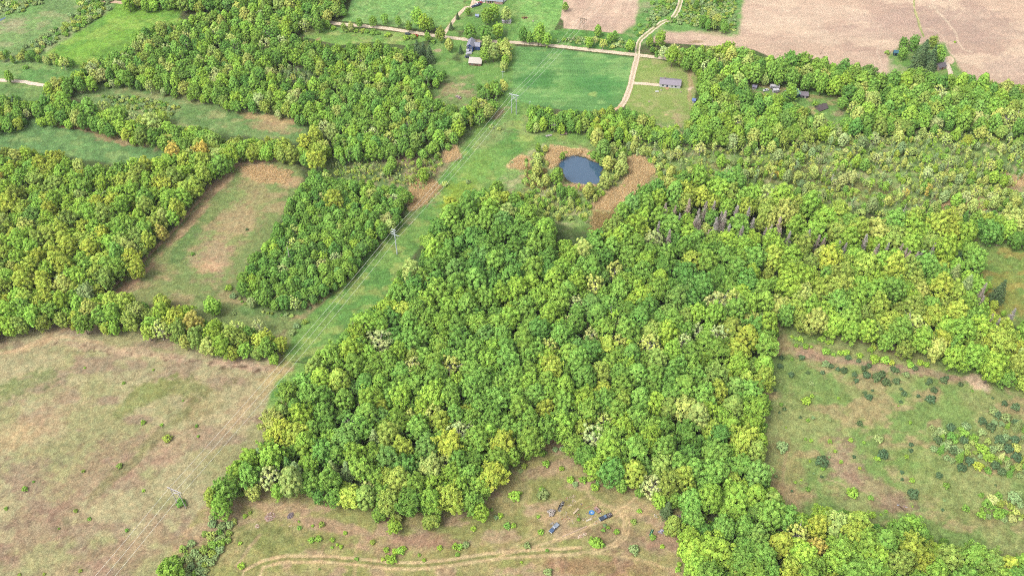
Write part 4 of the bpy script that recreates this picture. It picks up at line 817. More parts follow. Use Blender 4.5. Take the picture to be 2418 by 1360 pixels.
# ---------------------------------------------------------------- roads, lanes and drives: strips just above the ground
def strip(name, pts, width, edge, mid, rut=None, z=.05):
    pts = [at(a, b) for a, b in P(pts)]
    fine = []
    for i in range(len(pts) - 1):
        n = max(2, int((pts[i + 1] - pts[i]).length / 1.2))
        p0 = pts[max(i - 1, 0)]; p3 = pts[min(i + 2, len(pts) - 1)]
        for j in range(n):
            t_ = j / n; p1, p2 = pts[i], pts[i + 1]
            fine.append(.5 * ((2 * p1) + (p2 - p0) * t_ + (2 * p0 - 5 * p1 + 4 * p2 - p3) * t_ ** 2 + (3 * p1 - p0 - 3 * p2 + p3) * t_ ** 3))
    fine.append(pts[-1]); V_, C_, Fq = [], [], []
    K = 9
    for i, p in enumerate(fine):
        d = (fine[min(i + 1, len(fine) - 1)] - fine[max(i - 1, 0)]).normalized(); nrm = Vector((-d.y, d.x, 0))
        wl, wr = width * .5 * RND.uniform(.86, 1.12), width * .5 * RND.uniform(.86, 1.12)
        for k in range(K):
            s = -1 + 2 * k / (K - 1); q = p + nrm * (s * (wl if s < 0 else wr)); V_.append((q.x, q.y, z))
            e = abs(s) > .8; c = lin(edge if e else (rut if rut and abs(s) < .3 else mid)) / KG * RND.uniform(.9, 1.08); C_.append(c)
    for i in range(len(fine) - 1):
        for k in range(K - 1):
            a = i * K + k; Fq.append((a, a + 1, a + K + 1, a + K))
    return tag(link(name, raw_mesh(name, V_, Fq, (MG,), np.array(C_))), kind='structure')
LT, ED = (228, 210, 184), (190, 164, 116)
strip('gravel_road', '560,20 640,30 700,40 760,50 800,57 840,61 900,66 980,78 1050,88 1130,97 1215,101 1300,108 1400,119 1500,130 1560,137 1640,146 1740,154', 3.7, ED, LT)
strip('farm_lane', '1660,-40 1636,0 1600,25 1560,56 1524,84 1510,98 1506,114 1505,128', 3.6, LT, (232, 214, 184), (160, 164, 110), .054)
strip('lane', '1506,131 1501,148 1495,172 1490,197 1483,220 1474,240 1466,252', 4.0, (200, 170, 128), LT, (212, 190, 162), .058)
strip('lane', '1467,250 1452,259 1436,263 1410,266 1385,268', 2.2, (200, 170, 128), (224, 190, 150), None, .059)
strip('driveway', '1492,197 1515,198 1540,200 1560,202', 3.0, (206, 176, 134), LT, None, .062)
strip('driveway', '1130,-20 1118,4 1098,20 1075,44 1062,62 1046,84', 2.8, (200, 176, 130), (224, 204, 176), None, .05)
strip('driveway', '1118,4 1130,7 1145,6', 2.6, (210, 184, 150), (224, 204, 180), None, .066)
strip('driveway', '2226,133 2234,146 2240,160 2244,172 2246,184 2246,196', 3.4, (200, 180, 150), (226, 208, 186), None, .05)
strip('driveway', '2238,134 2246,142 2240,150', 5.0, (214, 186, 156), (222, 196, 168), None, .054)
strip('road', '-30,182 36,192 70,197 104,202 150,208', 3.4, (206, 170, 130), (234, 216, 196), None, .05)
strip('road', '-20,322 10,304 34,288 62,272 80,260', 3.2, (206, 160, 112), (226, 190, 150), None, .05)
strip('road', '240,2 300,8 400,13 470,17 560,20', 3.6, (200, 170, 130), (214, 186, 156), None, .046)

# ---------------------------------------------------------------- small solid builder
class MB:
    def __init__(s): s.v = []; s.f = []; s.m = []; s.mi = 0
    def block(s, b, t, z0, z1):
        n = len(s.v)
        for (x0, x1, y0, y1), z in ((b, z0), (t, z1)): s.v += [(x0, y0, z), (x1, y0, z), (x1, y1, z), (x0, y1, z)]
        for q in ((3, 2, 1, 0), (4, 5, 6, 7), (0, 1, 5, 4), (1, 2, 6, 5), (2, 3, 7, 6), (3, 0, 4, 7)): s.f.append([n + i for i in q]); s.m.append(s.mi)
        return s
    def box(s, x0, x1, y0, y1, z0, z1): return s.block((x0, x1, y0, y1), (x0, x1, y0, y1), z0, z1)
    def poly(s, pts):
        n = len(s.v); s.v += [tuple(p) for p in pts]; s.f.append(list(range(n, n + len(pts)))); s.m.append(s.mi); return s
    def rod(s, p0, p1, r0, r1=None, k=8):
        v, f = tube(p0, p1, r0, r0 if r1 is None else r1, k); n = len(s.v); s.v += [tuple(x) for x in v]
        for q in f: s.f.append([n + int(i) for i in q]); s.m.append(s.mi)
        s.f.append([n + i for i in range(k)][::-1]); s.f.append([n + k + i for i in range(k)]); s.m += [s.mi, s.mi]; return s
    def bar(s, p0, p1, w, h):
        p0, p1 = Vector(p0), Vector(p1); d = (p1 - p0).normalized(); a = d.cross(Vector((0, 0, 1)))
        if a.length < .01: a = Vector((1, 0, 0))
        a = a.normalized() * w * .5; b = d.cross(a).normalized() * h * .5; n = len(s.v)
        for p in (p0, p1): s.v += [tuple(p + x) for x in (a + b, a - b, -a - b, b - a)]
        for q in ((0, 1, 2, 3), (7, 6, 5, 4), (0, 4, 5, 1), (1, 5, 6, 2), (2, 6, 7, 3), (3, 7, 4, 0)): s.f.append([n + i for i in q]); s.m.append(s.mi)
        return s
    def build(s, name, m, parent=None):
        me = bpy.data.meshes.new(name); me.from_pydata(s.v, [], s.f)
        for x in (m if isinstance(m, (list, tuple)) else [m]): me.materials.append(x)
        me.polygons.foreach_set('material_index', s.m); me.update(); return link(name, me, parent)
_mc = {}
def paint(c, rough=.55, spec=.4, noise=.12, ns=1.5, k=None):
    key = (c, rough, noise)
    if key not in _mc: _mc[key] = mat('paint_%d_%d_%d' % c, tuple(lin(c) / (k or 2.6)), rough, spec=spec, noise=noise, nscale=ns)
    return _mc[key]
GLASS = mat('window_glass', (.012, .02, .04), .08, spec=.8); TYRE = mat('tyre_rubber', (.012, .012, .013), .9)
BLUEGL = mat('blue_tinted_glass', (.02, .05, .16), .1, spec=.8)
WOODG = mat('weathered_wood', (.27, .25, .24), .9, noise=.3, nscale=2); STEEL = mat('galvanised_steel', (.40, .43, .45), .5, metal=.3, noise=.1)
WOODB = mat('brown_pole_wood', (.16, .12, .09), .9, noise=.3, nscale=2); INS = mat('insulator', (.05, .045, .04), .4); WIRE = mat('aluminium_wire', (.5, .5, .44), .5, metal=.2)

# ---------------------------------------------------------------- pylons, poles and cables
def rise(base, vtop):
    lo, hi = 0., 60.
    for _ in range(40):
        m = (lo + hi) / 2; _, v = proj(base.x, base.y, m)
        if v > vtop: lo = m
        else: hi = m
    return lo
def pylon(bl, br, vtop, arm, m, label, brace=True, r=.22, ext=1.9):
    L, Rr = at(*bl), at(*br); mid = (L + Rr) / 2; h = rise(L, vtop); d = (Rr - L); half = d.length / 2; rz = math.atan2(d.y, d.x)
    root = tag(empty('power_pylon', mid, rz), label, 'pylon', 'pylons of the power line')
    for s in (-1, 1):
        MB().rod((s * half, 0, -.3), (s * half * .96, 0, h + .4), r * 1.15, r * .8, 10).build('pole', m, root)
    MB().box(-half - ext, half + ext, -.17, .17, h - .55, h - .12).build('crossarm', m, root)
    if brace: 
        MB().bar((-half, .05, h - 1.2), (half, .05, h - 4.6), .2, .2).bar((half, -.15, h - 1.2), (-half, -.15, h - 4.6), .2, .2).build('brace', m, root)
    out = []
    for x in (-half - ext + .25, 0, half + ext - .25):
        MB().rod((x, 0, h - .5), (x, 0, h - 1.5), .13, .13, 8).build('insulator', INS, root)
        out.append(Vector((mid.x + x * math.cos(rz), mid.y + x * math.sin(rz), h - 1.5)))
    return out
A0 = pylon((421, 1192), (440, 1200), 1152, None, WOODG, 'weathered wooden twin-pole pylon standing in the tan meadow', True, .2, 1.6)
def mast(b, vtop):
    p = at(*b); h = rise(p, vtop); root = tag(empty('power_pole', p, R(-26)), 'tall grey single power pole with stubby crossarms midway along the corridor', 'power pole')
    MB().rod((0, 0, -.3), (-.1, 0, h), .4, .24, 12).build('pole', STEEL, root)
    at_ = []
    for x0, x1, z in ((-1.9, .9, h - .5), (-2.5, .4, h - 2.6), (-2.2, 2.4, h - 4.2)):
        MB().box(x0, x1, -.14, .14, z - .15, z + .15).build('crossarm', STEEL, root)
    for x, z in ((-2.4, h - 2.8), (-1.1, h - 4.4), (2.2, h - 4.4)):
        MB().rod((x, 0, z), (x, 0, z - .7), .12, .12, 8).build('insulator', INS, root)
        c, s = math.cos(R(-26)), math.sin(R(-26)); at_.append(Vector((p.x + x * c, p.y + x * s, z - .7)))
    return at_
A1 = mast((938, 600), 542)
A2 = pylon((1208.5, 268), (1219, 270.5), 222.5, None, STEEL, 'pale steel twin-pole pylon at the top of the grassy corridor', True, .24, 1.6)
A3 = pylon((1369, 69), (1378.5, 71), 43, None, WOODB, 'brown wooden twin-pole pylon at the edge of the ploughed field', True, .16, 1.9)
Am = [a + (a - b) * .95 for a, b in zip(A0, A1)]
Ap = [b + (b - a) * 1.0 for a, b in zip(A2, A3)]
for i, nm in enumerate(('westernmost of the three cables', 'middle of the three cables', 'easternmost of the three cables')):
    pts = [Am[i], A0[i], A1[i], A2[i], A3[i], Ap[i]]; V_, F_ = [], []
    line = []
    for a, b in zip(pts[:-1], pts[1:]):
        for j in range(24):
            t_ = j / 24; q = a.lerp(b, t_); q.z = a.z + (b.z - a.z) * t_ - 4 * (2.2) * t_ * (1 - t_); line.append(q)
    line.append(pts[-1]); mb = MB()
    for a, b in zip(line[:-1], line[1:]): mb.rod(a, b, .05, .05, 4)
    tag(mb.build('power_cable', WIRE), nm + ' strung from pylon to pylon', 'cable', 'cables of the power line')
def small_pole(b, vtop, m, label, arm=1.2, lean=0):
    p = at(*b); h = rise(p, vtop); root = tag(empty('utility_pole', p), label, 'pole', 'lone utility poles')
    MB().rod((0, 0, -.2), (lean, 0, h), .17, .12, 8).build('pole', m, root)
    MB().box(lean - arm, lean + arm, -.08, .08, h - .6, h - .4).build('crossarm', m, root)
small_pole((1251, 260), 240, STEEL, 'short pale pole beside the row of trees below the crop field', .5)
small_pole((1937, 128.5), 113, WOODB, 'leaning brown pole alone in the ploughed field', .3, 1.4)
small_pole((1638, 159), 140, STEEL, 'pale pole at the corner of the house lot hedge', .8)
small_pole((1187.5, 186), 168, STEEL, 'thin pale pole among trees west of the crop field')
small_pole((1205.5, 118), 104, WOODG, 'grey pole by the gravel road near the farmhouse', .8)
small_pole((2226, 48), 34, WOODB, 'thin pole in the far brown field') if False else None

# ---------------------------------------------------------------- houses and sheds
def frame_for(p0, p1):
    a, b = at(*p0), at(*p1); d = b - a; return a, math.atan2(d.y, d.x), d.length
def house(name, label, cat, p0, p1, depth, wh, rh, wall, roof, ridge='x', wins=(), doors=(), over=.35, chim=None, wing=None, glass=None, trim=None):
    a, rz, L = frame_for(p0, p1); root = tag(empty(name, a, rz), label, cat)
    W, Rf = paint(wall, .8), paint(roof, .8, noise=.1); T = paint(trim or (235, 232, 228), .6)
    m = MB().box(0, L, 0, depth, -.1, wh)
    if ridge == 'x':
        for x in (0, L): m.poly([(x, 0, wh), (x, depth, wh), (x, depth / 2, wh + rh)] if x else [(x, depth, wh), (x, 0, wh), (x, depth / 2, wh + rh)])
    elif ridge == 'y':
        for y in (0, depth): m.poly([(0, y, wh), (L, y, wh), (L / 2, y, wh + rh)])
    m.build('wall', W, root)
    r = MB(); o = over; t = .16
    def slab(q): 
        up = [(x, y, z + t) for x, y, z in q]; r.poly(up); r.poly(q[::-1])
        for i in range(4): j = (i + 1) % 4; r.poly([q[i], q[j], up[j], up[i]])
    if ridge == 'x':
        k = rh / (depth / 2); zl = wh - k * o
        slab([(-o, -o, zl), (L + o, -o, zl), (L + o, depth / 2, wh + rh), (-o, depth / 2, wh + rh)]); slab([(-o, depth / 2, wh + rh), (L + o, depth / 2, wh + rh), (L + o, depth + o, zl), (-o, depth + o, zl)])
    elif ridge == 'y':
        k = rh / (L / 2); zl = wh - k * o
        slab([(-o, -o, zl), (L / 2, -o, wh + rh), (L / 2, depth + o, wh + rh), (-o, depth + o, zl)]); slab([(L / 2, -o, wh + rh), (L + o, -o, zl), (L + o, depth + o, zl), (L / 2, depth + o, wh + rh)])
    else:
        slab([(-o, -o, wh), (L + o, -o, wh), (L + o, depth + o, wh + rh), (-o, depth + o, wh + rh)])
    rf = r.build('roof', Rf, root)
    if chim: MB().box(chim[0], chim[0] + .7, chim[1], chim[1] + .7, wh, wh + rh + .9).build('chimney', paint((190, 170, 160)), rf)
    for x, z, w, h in wins:
        f = MB().box(x - w / 2 - .1, x + w / 2 + .1, -.06, .02, z - .1, z + h + .1).build('window', T, root); MB().box(x - w / 2, x + w / 2, -.09, -.055, z, z + h).build('pane', glass or GLASS, f)
    for x, w, h, c in doors:
        f = MB().box(x - w / 2, x + w / 2, -.07, .02, 0, h).build('door', paint(c), root); MB().box(x + w * .3, x + w * .38, -.13, -.07, 1.0, 1.12).build('handle', STEEL, f)
    if wing:
        x0, x1, y0, y1, wz, wr = wing; MB().box(x0, x1, y0, y1, -.1, wz).build('side_wing', W, root); MB().block((x0 - .3, x1 + .3, y0 - .3, y1 + .3), (x0 + .1, x1 - .1, (y0 + y1) / 2 - .05, (y0 + y1) / 2 + .05), wz, wz + wr).build('wing_roof', Rf, root)
    return root, L
hr, L = house('ranch_house', 'long white single-storey house with grey roof on the mown lot', 'house', (1557, 205.5), (1606, 210), 6.6, 2.5, 1.3, (238, 238, 240), (170, 160, 172), 'x', [(2.2, .9, 1.0, 1.1), (8.2, .9, .8, .9), (10.6, .9, 1.2, .9)], [(5.0, 1.0, 2.0, (40, 60, 120))], chim=(2.6, 4.4))
MB().box(4.2, 6.2, -1.9, -.1, -.05, .4).box(4.5, 5.9, -2.4, -1.9, -.05, .2).build('porch', paint((214, 176, 136)), hr)
hb, L = house('farmhouse', 'blue two-storey farmhouse with white trim and pale grey roof among trees', 'house', (1102.5, 122), (1117, 123.5), 7.5, 4.4, 1.9, (70, 96, 160), (172, 172, 190), 'y', [(1.1, 2.6, 1.0, 1.3), (2.9, 2.6, .9, 1.3), (1.1, .7, 1.2, 1.2)], [(3.0, 1.0, 2.0, (235, 235, 235))], wing=(4.2, 8.6, 2.4, 7.2, 3.2, 1.5))
MB().box(-.1, 1.9, -2.2, -.1, 0, .35).box(-.05, .1, -2.2, -2.05, .35, 2.1).box(1.75, 1.9, -2.2, -2.05, .35, 2.1).box(-.2, 2.0, -2.3, -.1, 2.1, 2.25).build('porch', paint((214, 214, 224)), hb)
house('farm_shed', 'long low shed with cream roof and rusty front below the farmhouse', 'shed', (1107, 155), (1136, 157), 4.6, 2.0, 1.3, (170, 130, 110), (226, 216, 204), 'mono', [(2.2, .7, .8, .7)], [(5.2, 2.0, 1.8, (120, 90, 74))])
house('brick_house', 'pinkish brick house with grey roof at the top of the photo', 'house', (1148, 9), (1174, 10.5), 6.5, 2.6, 1.5, (222, 186, 170), (168, 176, 182), 'x', [(1.6, .9, 1.1, 1.1), (4.6, .9, 1.1, 1.1)], [(3.2, 1.0, 2.0, (90, 60, 50))], wing=(7.4, 12.0, -.3, 5.6, 2.4, 1.2))
house('white_shed', 'small white shed with lilac roof behind the farmyard trees', 'shed', (1186, 56), (1206, 57), 4.0, 2.1, 1.3, (236, 222, 224), (228, 222, 232), 'x', [(1.6, .8, .8, .8), (3.6, .8, .8, .8)], [(2.6, .9, 1.9, (150, 130, 140))])
house('dormer_shed', 'tiny pale blue shed by the farm driveway', 'shed', (1123, 42), (1130, 42.5), 2.0, 1.4, .8, (200, 208, 226), (170, 184, 214), 'x', [(.8, .5, .5, .5)], [(1.5, .6, 1.2, (120, 130, 150))])
house('barn', 'low barn with pale teal roof half hidden by trees', 'barn', (1865, 236), (1888, 229), 6.4, 2.6, 1.6, (66, 110, 116), (156, 190, 182), 'x', [(1.6, .8, .9, .9)], [(4.4, 2.2, 2.2, (40, 44, 70))])
house('lean_to', 'dark sided lean-to beside the teal roofed barn', 'shed', (1889, 231), (1907, 232.5), 3.0, 1.8, .8, (72, 66, 84), (150, 140, 150), 'mono', [(1.0, .6, .6, .6)], [(3.2, 1.2, 1.5, (220, 205, 200))])
house('collapsed_barn', 'weathered barn with sagging grey-brown roof in the small clearing', 'barn', (1935, 264), (1953, 257), 4.4, 1.0, 1.7, (150, 134, 124), (112, 98, 100), 'x', [], [(2.0, 1.6, .9, (60, 52, 50))], over=.6)
house('garden_shed', 'white shed with lilac roof in the western end of the clearing', 'shed', (1776, 211), (1785, 212.5), 2.6, 1.9, .7, (232, 228, 236), (150, 146, 170), 'x', [(.8, .8, .5, .5)], [(1.8, .6, 1.6, (160, 110, 100))])
house('teal_shed', 'dark teal shed beside the farmstead trees', 'shed', (2109, 132), (2119, 133), 3.2, 2.4, 1.0, (40, 84, 104), (70, 122, 140), 'x', [(.7, 1.0, .5, .6)], [(1.9, 1.0, 1.9, (30, 56, 70))])
house('white_cottage', 'white walled cottage under the farmstead evergreens', 'house', (2216, 168), (2232, 163), 4.4, 2.4, 1.4, (216, 190, 176), (120, 112, 118), 'x', [(1.4, .9, .8, .8)], [(3.0, .9, 1.9, (170, 70, 50))])
house('tarp_shelter', 'white and blue shelter at the tree edge of the mown lot', 'shelter', (1634, 243), (1641, 244), 2.4, 1.9, .8, (228, 230, 236), (120, 140, 196), 'x', [(.5, .8, .4, .5)], [(1.4, .6, 1.5, (90, 100, 150))])

# ---------------------------------------------------------------- vehicles
def heading(f, r):
    a, b = at(*f), at(*r); d = a - b; return (a + b) / 2, math.atan2(d.y, d.x), d.length
def wheels(root, xs, w, r=.36):
    for x in xs:
        for s in (-1, 1):
            wh = MB().rod((x, s * w, r), (x, s * (w - .24), r), r, r, 14).build('wheel', TYRE, root); MB().rod((x, s * (w + .01), r), (x, s * (w - .02), r), r * .55, r * .55, 10).build('rim', STEEL, wh)
def pickup(name, label, f, r, c, length, roofc=None, bedc=None, cargo=None, group=None):
    p, rz, _ = heading(f, r); root = tag(empty(name, p, rz), label, 'pickup', group); h = length / 2; B = paint(c, .3, .6, .05); Bd = paint(bedc or c, .4, .5, .1)
    m = MB(); m.block((-h + .1, h, -.95, .95), (-h + .05, h - .06, -.98, .98), .42, .8)
    m.block((h * .36, h - .06, -.98, .98), (h * .38, h - .16, -.86, .86), .8, 1.1); m.block((-h * .14, h * .36, -.98, .98), (-h * .14, h * .36, -.92, .92), .8, 1.12); m.build('body', B, root)
    b = MB(); x0, x1 = -h + .06, -h * .16
    b.box(x0, x1, -.98, -.88, .8, 1.22).box(x0, x1, .88, .98, .8, 1.22).box(x0, x0 + .08, -.88, .88, .8, 1.22).box(x1 - .08, x1, -.88, .88, .8, 1.3).box(x0 + .08, x1 - .08, -.88, .88, .8, .84).build('cargo_bed', Bd, root)
    MB().block((-h * .13, h * .34, -.9, .9), (-h * .09, h * .17, -.72, .72), 1.12, 1.6).build('cab_glass', GLASS, root)
    MB().block((-h * .1, h * .18, -.76, .76), (-h * .09, h * .15, -.7, .7), 1.6, 1.67).build('roof', paint(roofc or c, .35, .5, .04), root)
    for s in (-1, 1): MB().box(h - .07, h + .01, s * .78 - .16, s * .78 + .16, .68, .88).build('headlight', paint((235, 235, 230), .2), root)
    MB().box(h - .04, h + .1, -.95, .95, .44, .6).build('bumper', STEEL, root); MB().box(-h - .03, -h + .08, -.9, .9, .48, .62).build('bumper', STEEL, root)
    wheels(root, (h * .62, -h * .58), .97, .38)
    if cargo: heap('scrap_load', 'pile of scrap filling the dark pickup bed', p + Vector((math.cos(rz), math.sin(rz), 0)) * (-h * .58), rz, h * .4, .8, .84, 60, cargo)
    return root
def car(label, f, r, c, length=4.3, group=None, name='parked_car', van=False, cat='car'):
    p, rz, _ = heading(f, r); root = tag(empty(name, p, rz), label, cat, group); h = length / 2; B = paint(c, .3, .6, .05)
    m = MB(); m.block((-h, h, -.84, .84), (-h + .02, h - .04, -.88, .88), .3, .62); m.block((-h + .02, h - .04, -.88, .88), (-h + .12, h - .22, -.8, .8), .62, .92)
    if van: m.block((-h + .1, h * .62, -.86, .86), (-h + .18, h * .5, -.78, .78), .92, 1.55)
    m.build('body', B, root)
    z0, z1 = (1.5, 1.95) if van else (.92, 1.32)
    gl = MB().block((-h * .66, h * .42, -.76, .76), (-h * .45, h * .16, -.62, .62), z0 if not van else 1.1, z1 if not van else 1.54).build('windows', GLASS, root)
    MB().block((-h * .47, h * .18, -.64, .64), (-h * .42, h * .13, -.58, .58), z1 if not van else 1.55, (z1 if not van else 1.55) + .06).build('roof', B, root)
    for s in (-1, 1): MB().box(h - .1, h, s * .66 - .14, s * .66 + .14, .58, .72).build('headlight', paint((235, 235, 230), .2), root)
    wheels(root, (h * .62, -h * .62), .86, .31)
    return root
def heap(name, label, p, rz, rx, ry, z0, n, cols, size=.28, hgt=.5, cat=None):
    g = random.Random(int(abs(p.x * 13 + p.y * 7)) + n); m = MB(); ms = [paint(c, .7, .3, .1) for c in cols]
    for i in range(n):
        a, q = g.uniform(0, 6.283), math.sqrt(g.random()); x, y = math.cos(a) * q * rx, math.sin(a) * q * ry; z = z0 + (1 - q) * hgt * g.uniform(.3, 1) + .05
        m.mi = g.randrange(len(ms)); l = size * g.uniform(.5, 2.0); w = size * g.uniform(.25, .8); t = g.uniform(0, 3.14); tz = g.uniform(-.25, .25) * l; d = Vector((math.cos(t) * l, math.sin(t) * l, tz))
        m.bar(Vector((x, y, z)) - d / 2, Vector((x, y, z)) + d / 2, w, size * g.uniform(.2, .7))
    o = m.build(name, ms); o.location = (p.x, p.y, 0); o.rotation_euler = (0, 0, rz); tag(o, label, None, None, 'stuff'); return o
pickup('pickup_truck', 'blue pickup with pale bed parked beside a small bush in the clearing', (1300.5, 1256), (1316.5, 1239), (84, 112, 150), 5.5, (196, 206, 220), (170, 180, 192))
heap('scrap', 'white scrap behind the blue pickup', at(1304, 1236), 0, 1.2, .7, 0, 22, [(232, 226, 216), (210, 200, 190), (180, 190, 200)])
pickup('pickup_truck', 'black pickup with its bed piled high with scrap', (1414.5, 1228), (1445, 1215), (58, 72, 96), 6.2, (110, 140, 176), (90, 80, 84), [(60, 50, 52), (150, 120, 110), (226, 220, 214), (120, 70, 60), (90, 96, 120), (200, 190, 180)])
def trailer(label, f, r, length, w, c, load):
    p, rz, _ = heading(f, r); root = tag(empty('utility_trailer', p, rz), label, 'trailer'); h = length / 2
    MB().box(-h, h, -w, w, .5, .62).build('deck', paint(c), root); m = MB()
    for s in (-1, 1): m.box(-h, h, s * w - .04, s * w + .04, .62, .95)
    m.box(h - .08, h, -w + .05, w - .05, .62, .95).build('side_boards', paint((200, 150, 126)), root); MB().bar((h, 0, .55), (h + 1.1, 0, .5), .1, .1).build('drawbar', STEEL, root); wheels(root, (-.2,), w + .22, .3)
    heap('scrap_load', 'mixed scrap loaded on the small trailer', p, rz, h * .8, w * .8, .62, 40, load)
trailer('small trailer stacked with pink boards beside the blue paddling pool', (1416, 1211), (1404, 1198), 3.6, .9, (206, 160, 140), [(214, 160, 140), (190, 180, 184), (110, 80, 84), (240, 236, 230)])
p = at(1397, 1210); root = tag(empty('paddling_pool', p), 'round blue plastic paddling pool with white bottom', 'paddling pool')
for i in range(20):
    pass
m = MB()
for i in range(20):
    a, b = i / 20 * 6.283, (i + 1) / 20 * 6.283; m.bar((1.15 * math.cos(a), 1.0 * math.sin(a), .18), (1.15 * math.cos(b), 1.0 * math.sin(b), .18), .34, .34)
m.build('rim', paint((70, 150, 226), .4), root); MB().rod((0, 0, .02), (0, 0, .06), 1.05, 1.05, 20).build('pool_floor', paint((130, 180, 230), .4), root); MB().rod((.1, 0, .08), (.1, 0, .2), .34, .3, 14).build('drain_cover', paint((240, 240, 240)), root)
BLK = [(44, 44, 46), (70, 68, 70), (110, 108, 112), (190, 186, 180), (30, 30, 32)]
heap('tyre_heap', 'long dark heap of tyres and scrap at the clearing', at(1325, 1194), R(62), 2.9, .85, 0, 150, BLK, .34, .5)
heap('scrap', 'white scrap at the foot of the dark heap', at(1321, 1205), 0, 1.0, .7, 0, 22, [(226, 222, 218), (90, 90, 92), (180, 176, 170)])
PALEW = [(228, 208, 172), (212, 186, 150), (240, 226, 200), (190, 160, 130)]
for a, b, rx, ry, n, rz in ((1352, 1172, 1.6, .9, 26, .4), (1355, 1182, 1.6, .8, 20, .6), (1345, 1192, 1.2, .6, 12, .6), (1398, 1222, 2.6, 1.0, 50, .5), (1382, 1225, 1.6, .8, 24, .3), (1335, 1212, 1.4, .8, 16, .9), (1412, 1230, 1.6, .7, 22, .3)):
    heap('scattered_boards', 'pale boards and offcuts strewn in the clearing', at(a, b), rz, rx, ry, 0, n, PALEW, .3, .15)
def log(label, a, b, w, c, nm='plank', h=.25, dz=0):
    m = MB(); p0, p1 = at(*a), at(*b); mid = (p0 + p1) / 2; d = (p1 - p0) / 2; m.bar(-d + Vector((0, 0, h / 2)), d + Vector((0, 0, h / 2)), w, h)
    nrm = Vector((-d.y, d.x, 0)).normalized() * w * .2; m.bar(-d * .7 + nrm + Vector((0, 0, h + .05)), d * .9 - nrm + Vector((0, 0, h + .05)), w * .4, .1); o = m.build(nm, paint(c, .85, .2, .25, 3)); o.location = mid; return tag(o, label, nm.replace('_', ' '))
for k, (a, b) in enumerate(((1372, 1190), (1366, 1215), (1342, 1222), (1388, 1212), (1425, 1205), (1352, 1232), (1330, 1226), (1405, 1236), (1338, 1176))):
    heap('scattered_scrap', 'small bits of pale scrap strewn across the clearing', at(a, b), k, 1.1, .5, 0, 9, PALEW + [(200, 90, 70), (120, 120, 130)], .3, .1)
log('long thin pale plank lying from the rut towards the black pickup', (1328, 1267), (1386, 1242), .5, (214, 186, 160), 'plank')
log('bleached log lying north of the blue pickup', (1354, 1213), (1366, 1201), .8, (226, 204, 170), 'log', .5)
log('pale board lying beside the black pickup', (1384, 1230), (1397, 1224), .7, (236, 224, 200), 'board')
log('reddish plank between the bushes and trailer', (1380, 1201), (1393, 1195), .35, (204, 164, 120), 'plank')
heap('lumber_pile', 'flat pale lumber pile near the twin bushes', at(1375, 1264), .45, 2.2, .9, 0, 34, [(222, 190, 160), (206, 166, 140), (236, 214, 190)], .5, .15)
MIX = [(232, 228, 226), (150, 40, 50), (60, 130, 190), (90, 80, 90), (210, 180, 140), (40, 40, 60), (200, 196, 210), (170, 110, 90)]
heap('rubbish_heap', 'colourful rubbish heap between the bushes at the wood edge', at(1600, 1221), .2, 2.8, 1.3, 0, 190, MIX, .34, .5)
heap('rubbish_heap', 'lower tail of the rubbish heap under the trees', at(1607, 1237), 1.2, 2.0, 1.0, 0, 90, MIX[:1] + MIX[3:], .34, .4)
heap('rubbish_heap', 'tan and white rubbish beside the dark evergreen', at(1552, 1217), .1, 2.0, 1.0, 0, 70, [(236, 200, 140), (240, 234, 224), (210, 160, 120), (160, 170, 110)], .34, .4)
heap('rubbish_heap', 'white and lilac rubbish heap near the green boat', at(1564, 1254), .3, 2.2, 1.0, 0, 90, [(236, 232, 236), (170, 170, 200), (130, 140, 190), (200, 180, 170)], .34, .35)
heap('rubbish_heap', 'scrap heap under the farmyard trees', at(2228, 222), .3, 5, 3.4, 0, 170, MIX, .7, .8)
heap('woodpile', 'pinkish heap of broken boards at the wood edge', at(637, 1220), .6, 2.6, 2.2, 0, 150, [(214, 178, 160), (190, 150, 136), (236, 214, 200), (150, 116, 110)], .4, .35)
heap('woodpile', 'smaller pale board heap by the tan meadow brush', at(608, 1242), .2, 1.2, 1.1, 0, 40, [(226, 190, 160), (196, 160, 140), (240, 226, 210)], .36, .25)
heap('brush_heap', 'grey heap of dead branches at the wood edge', at(686, 1217), 1.0, 1.8, 1.3, 0, 160, [(150, 132, 136), (120, 104, 110), (170, 156, 156)], .34, .8)
heap('litter', 'white litter in the low end of the right meadow', at(2138, 1196), .3, .9, .8, 0, 16, [(240, 236, 236), (190, 150, 150), (220, 220, 230)], .3, .1)
heap('litter', 'small scrap of white litter by the dark stick', at(2121, 1192), .3, .6, .3, 0, 8, [(240, 238, 236), (120, 140, 190)], .3, .1)
log('dark stick lying in the right meadow beside white litter', (2124, 1194), (2136, 1206), .3, (96, 70, 66), 'branch', .15)
log('pale board lying in the right hand pasture', (2351, 579), (2362, 580), .7, (232, 206, 180), 'board')
log('pale stick near the woodpile', (682, 1243), (690, 1240), .3, (232, 206, 180), 'stick', .12)
log('fallen grey tree in the brushy marsh', (2143, 506), (2154, 516), .4, (190, 180, 168), 'fallen_tree', .3)
log('white pipe end of the ditch under the power cables', (729, 853), (733, 851), .5, (236, 214, 206), 'pipe', .4)
heap('brush_heap', 'burnt brush pile on the far lawn', at(1239, 43), 0, 2.4, 1.3, 0, 90, [(70, 50, 60), (190, 130, 90), (120, 100, 60)], .4, .5)
p, rz, _ = heading((1536, 1262), (1541, 1251)); root = tag(empty('rowing_boat', p, rz), 'green upturned rowing boat beside the lilac rubbish', 'boat')
